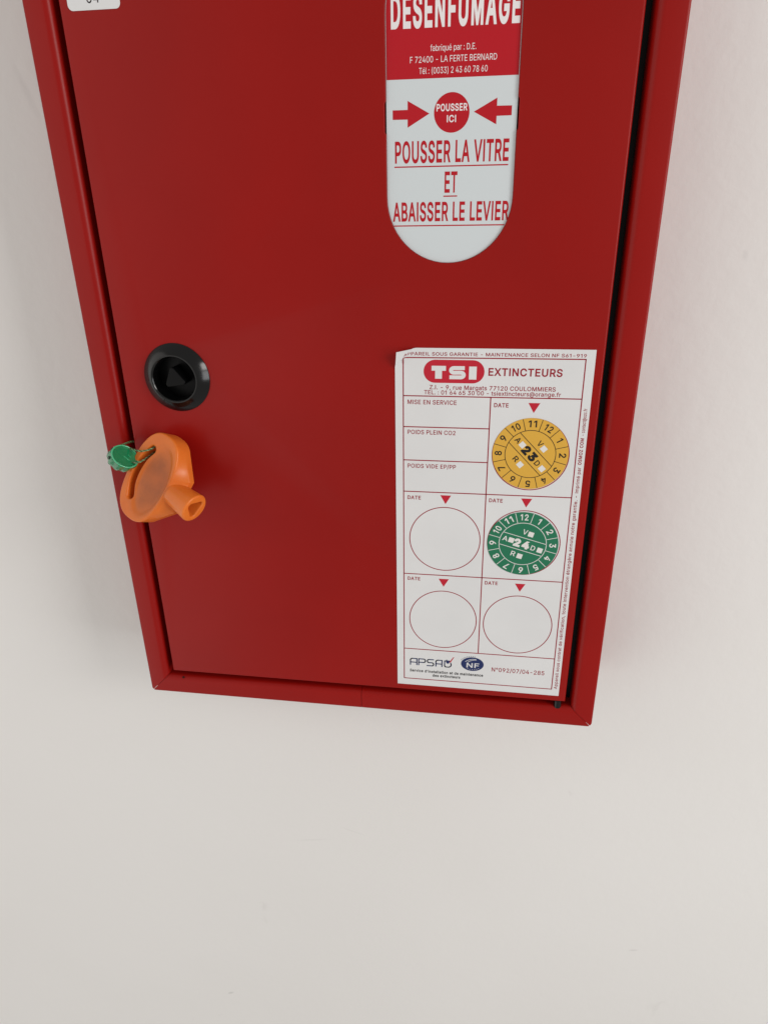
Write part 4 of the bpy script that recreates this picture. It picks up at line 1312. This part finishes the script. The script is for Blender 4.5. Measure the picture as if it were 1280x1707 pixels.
# raised ribs on the seal face and wire holes in its rim
for (x0, y0, x1, y1, w_) in ((-0.5, 0.2, 2.4, -1.0, 0.28), (1.2, 1.7, 2.6, 0.8, 0.22)):
    d_ = Vector((x1 - x0, y1 - y0, 0)).normalized()
    nn = Vector((-d_.y, d_.x, 0)) * w_ / 2
    a, b2 = Vector((x0 * 1.1, y0, 2.38)), Vector((x1 * 1.1, y1, 2.38))
    top = Vector((0, 0, 0.4))
    vv = [a + nn, a - nn, b2 - nn, b2 + nn, a + nn * .4 + top, a - nn * .4 + top, b2 - nn * .4 + top, b2 + nn * .4 + top]
    seal_part(vv, [(0, 1, 2, 3), (4, 5, 6, 7), (0, 1, 5, 4), (1, 2, 6, 5), (2, 3, 7, 6), (3, 0, 4, 7)], "seal_rib", M["seal_light"], parent=body)
for ang in (150, 178, 204):
    a = math.radians(ang)
    c = Vector((math.cos(a), math.sin(a) * 0.96, 0))
    tg = Vector((-c.y, c.x, 0))
    c = Vector((c.x * 1.14, c.y, 0))
    vv = [c * 6.22 + Vector((0, 0, 0.3)) + tg * 0.75 * math.cos(q) + Vector((0, 0, 1)) * 0.85 * math.sin(q) for q in [2 * math.pi * k / 14 for k in range(14)]]
    vv += [p - c * 0.6 for p in vv]
    ff = [tuple(range(14)), tuple(range(14, 28))] + [(k, (k + 1) % 14, 14 + (k + 1) % 14, 14 + k) for k in range(14)]
    seal_part(vv, ff, "wire_hole", M["seal_hole"], parent=body)

# rim round the seal face, its edge highlight put into the pale colour
v, f = [], []
for i in range(72):
    a = 2 * math.pi * i / 72
    for k in range(8):
        q = 2 * math.pi * k / 8
        rr = 5.55 + 0.32 * math.cos(q)
        v.append((rr * math.cos(a) * 1.14, rr * math.sin(a) * 0.98, 2.9 + 0.32 * math.sin(q)))
for i in range(72):
    for k in range(8):
        f.append((i * 8 + k, i * 8 + (k + 1) % 8, ((i + 1) % 72) * 8 + (k + 1) % 8, ((i + 1) % 72) * 8 + k))
seal_part(v, f, "seal_rim", M["seal_light"], 80, parent=body)

so = seal.location / K


def twisted(path, name, pitch=2.1, r=0.24, rad=0.22):
    P = catmull(path, 26)
    # arc length
    s = [0.0]
    for a, b2 in zip(P[:-1], P[1:]): s.append(s[-1] + (b2 - a).length)
    outs = []
    for ph in (0, math.pi):
        pts = []
        for i, p in enumerate(P):
            d_ = (P[min(i + 1, len(P) - 1)] - P[max(i - 1, 0)]).normalized()
            s1 = d_.cross(Vector((0, 1, 0.3))).normalized()
            s2 = d_.cross(s1)
            a = 2 * math.pi * s[i] / pitch + ph
            pts.append(p + (s1 * math.cos(a) + s2 * math.sin(a)) * rad - so)
        outs.append(tube(pts, r, name, M["wire_green"] if ph == 0 else M["wire_pale"], seal))
    return outs


twisted([(16.5, -10.0, 153.0), (19.5, -11.6, 154.0), (21.7, -13.0, 154.2), (26.0, -14.2, 153.9), (30.0, -13.2, 154.4), (32.6, -8.5, 155.0), (32.0, -3.5, 152.5)], "wire")
twisted([(21.5, -15.3, 148.3), (23.6, -15.2, 148.4), (26.4, -14.0, 149.2), (28.6, -9.0, 150.6), (32.0, -3.5, 152.5)], "wire")
twisted([(15.2, -12.5, 155.6), (14.4, -7.0, 154.7), (13.5, -2.0, 153.7), (13.4, 3.0, 152.6), (13.4, 8.0, 150.5)], "wire", r=0.26, rad=0.24)

bpy.context.view_layer.update()
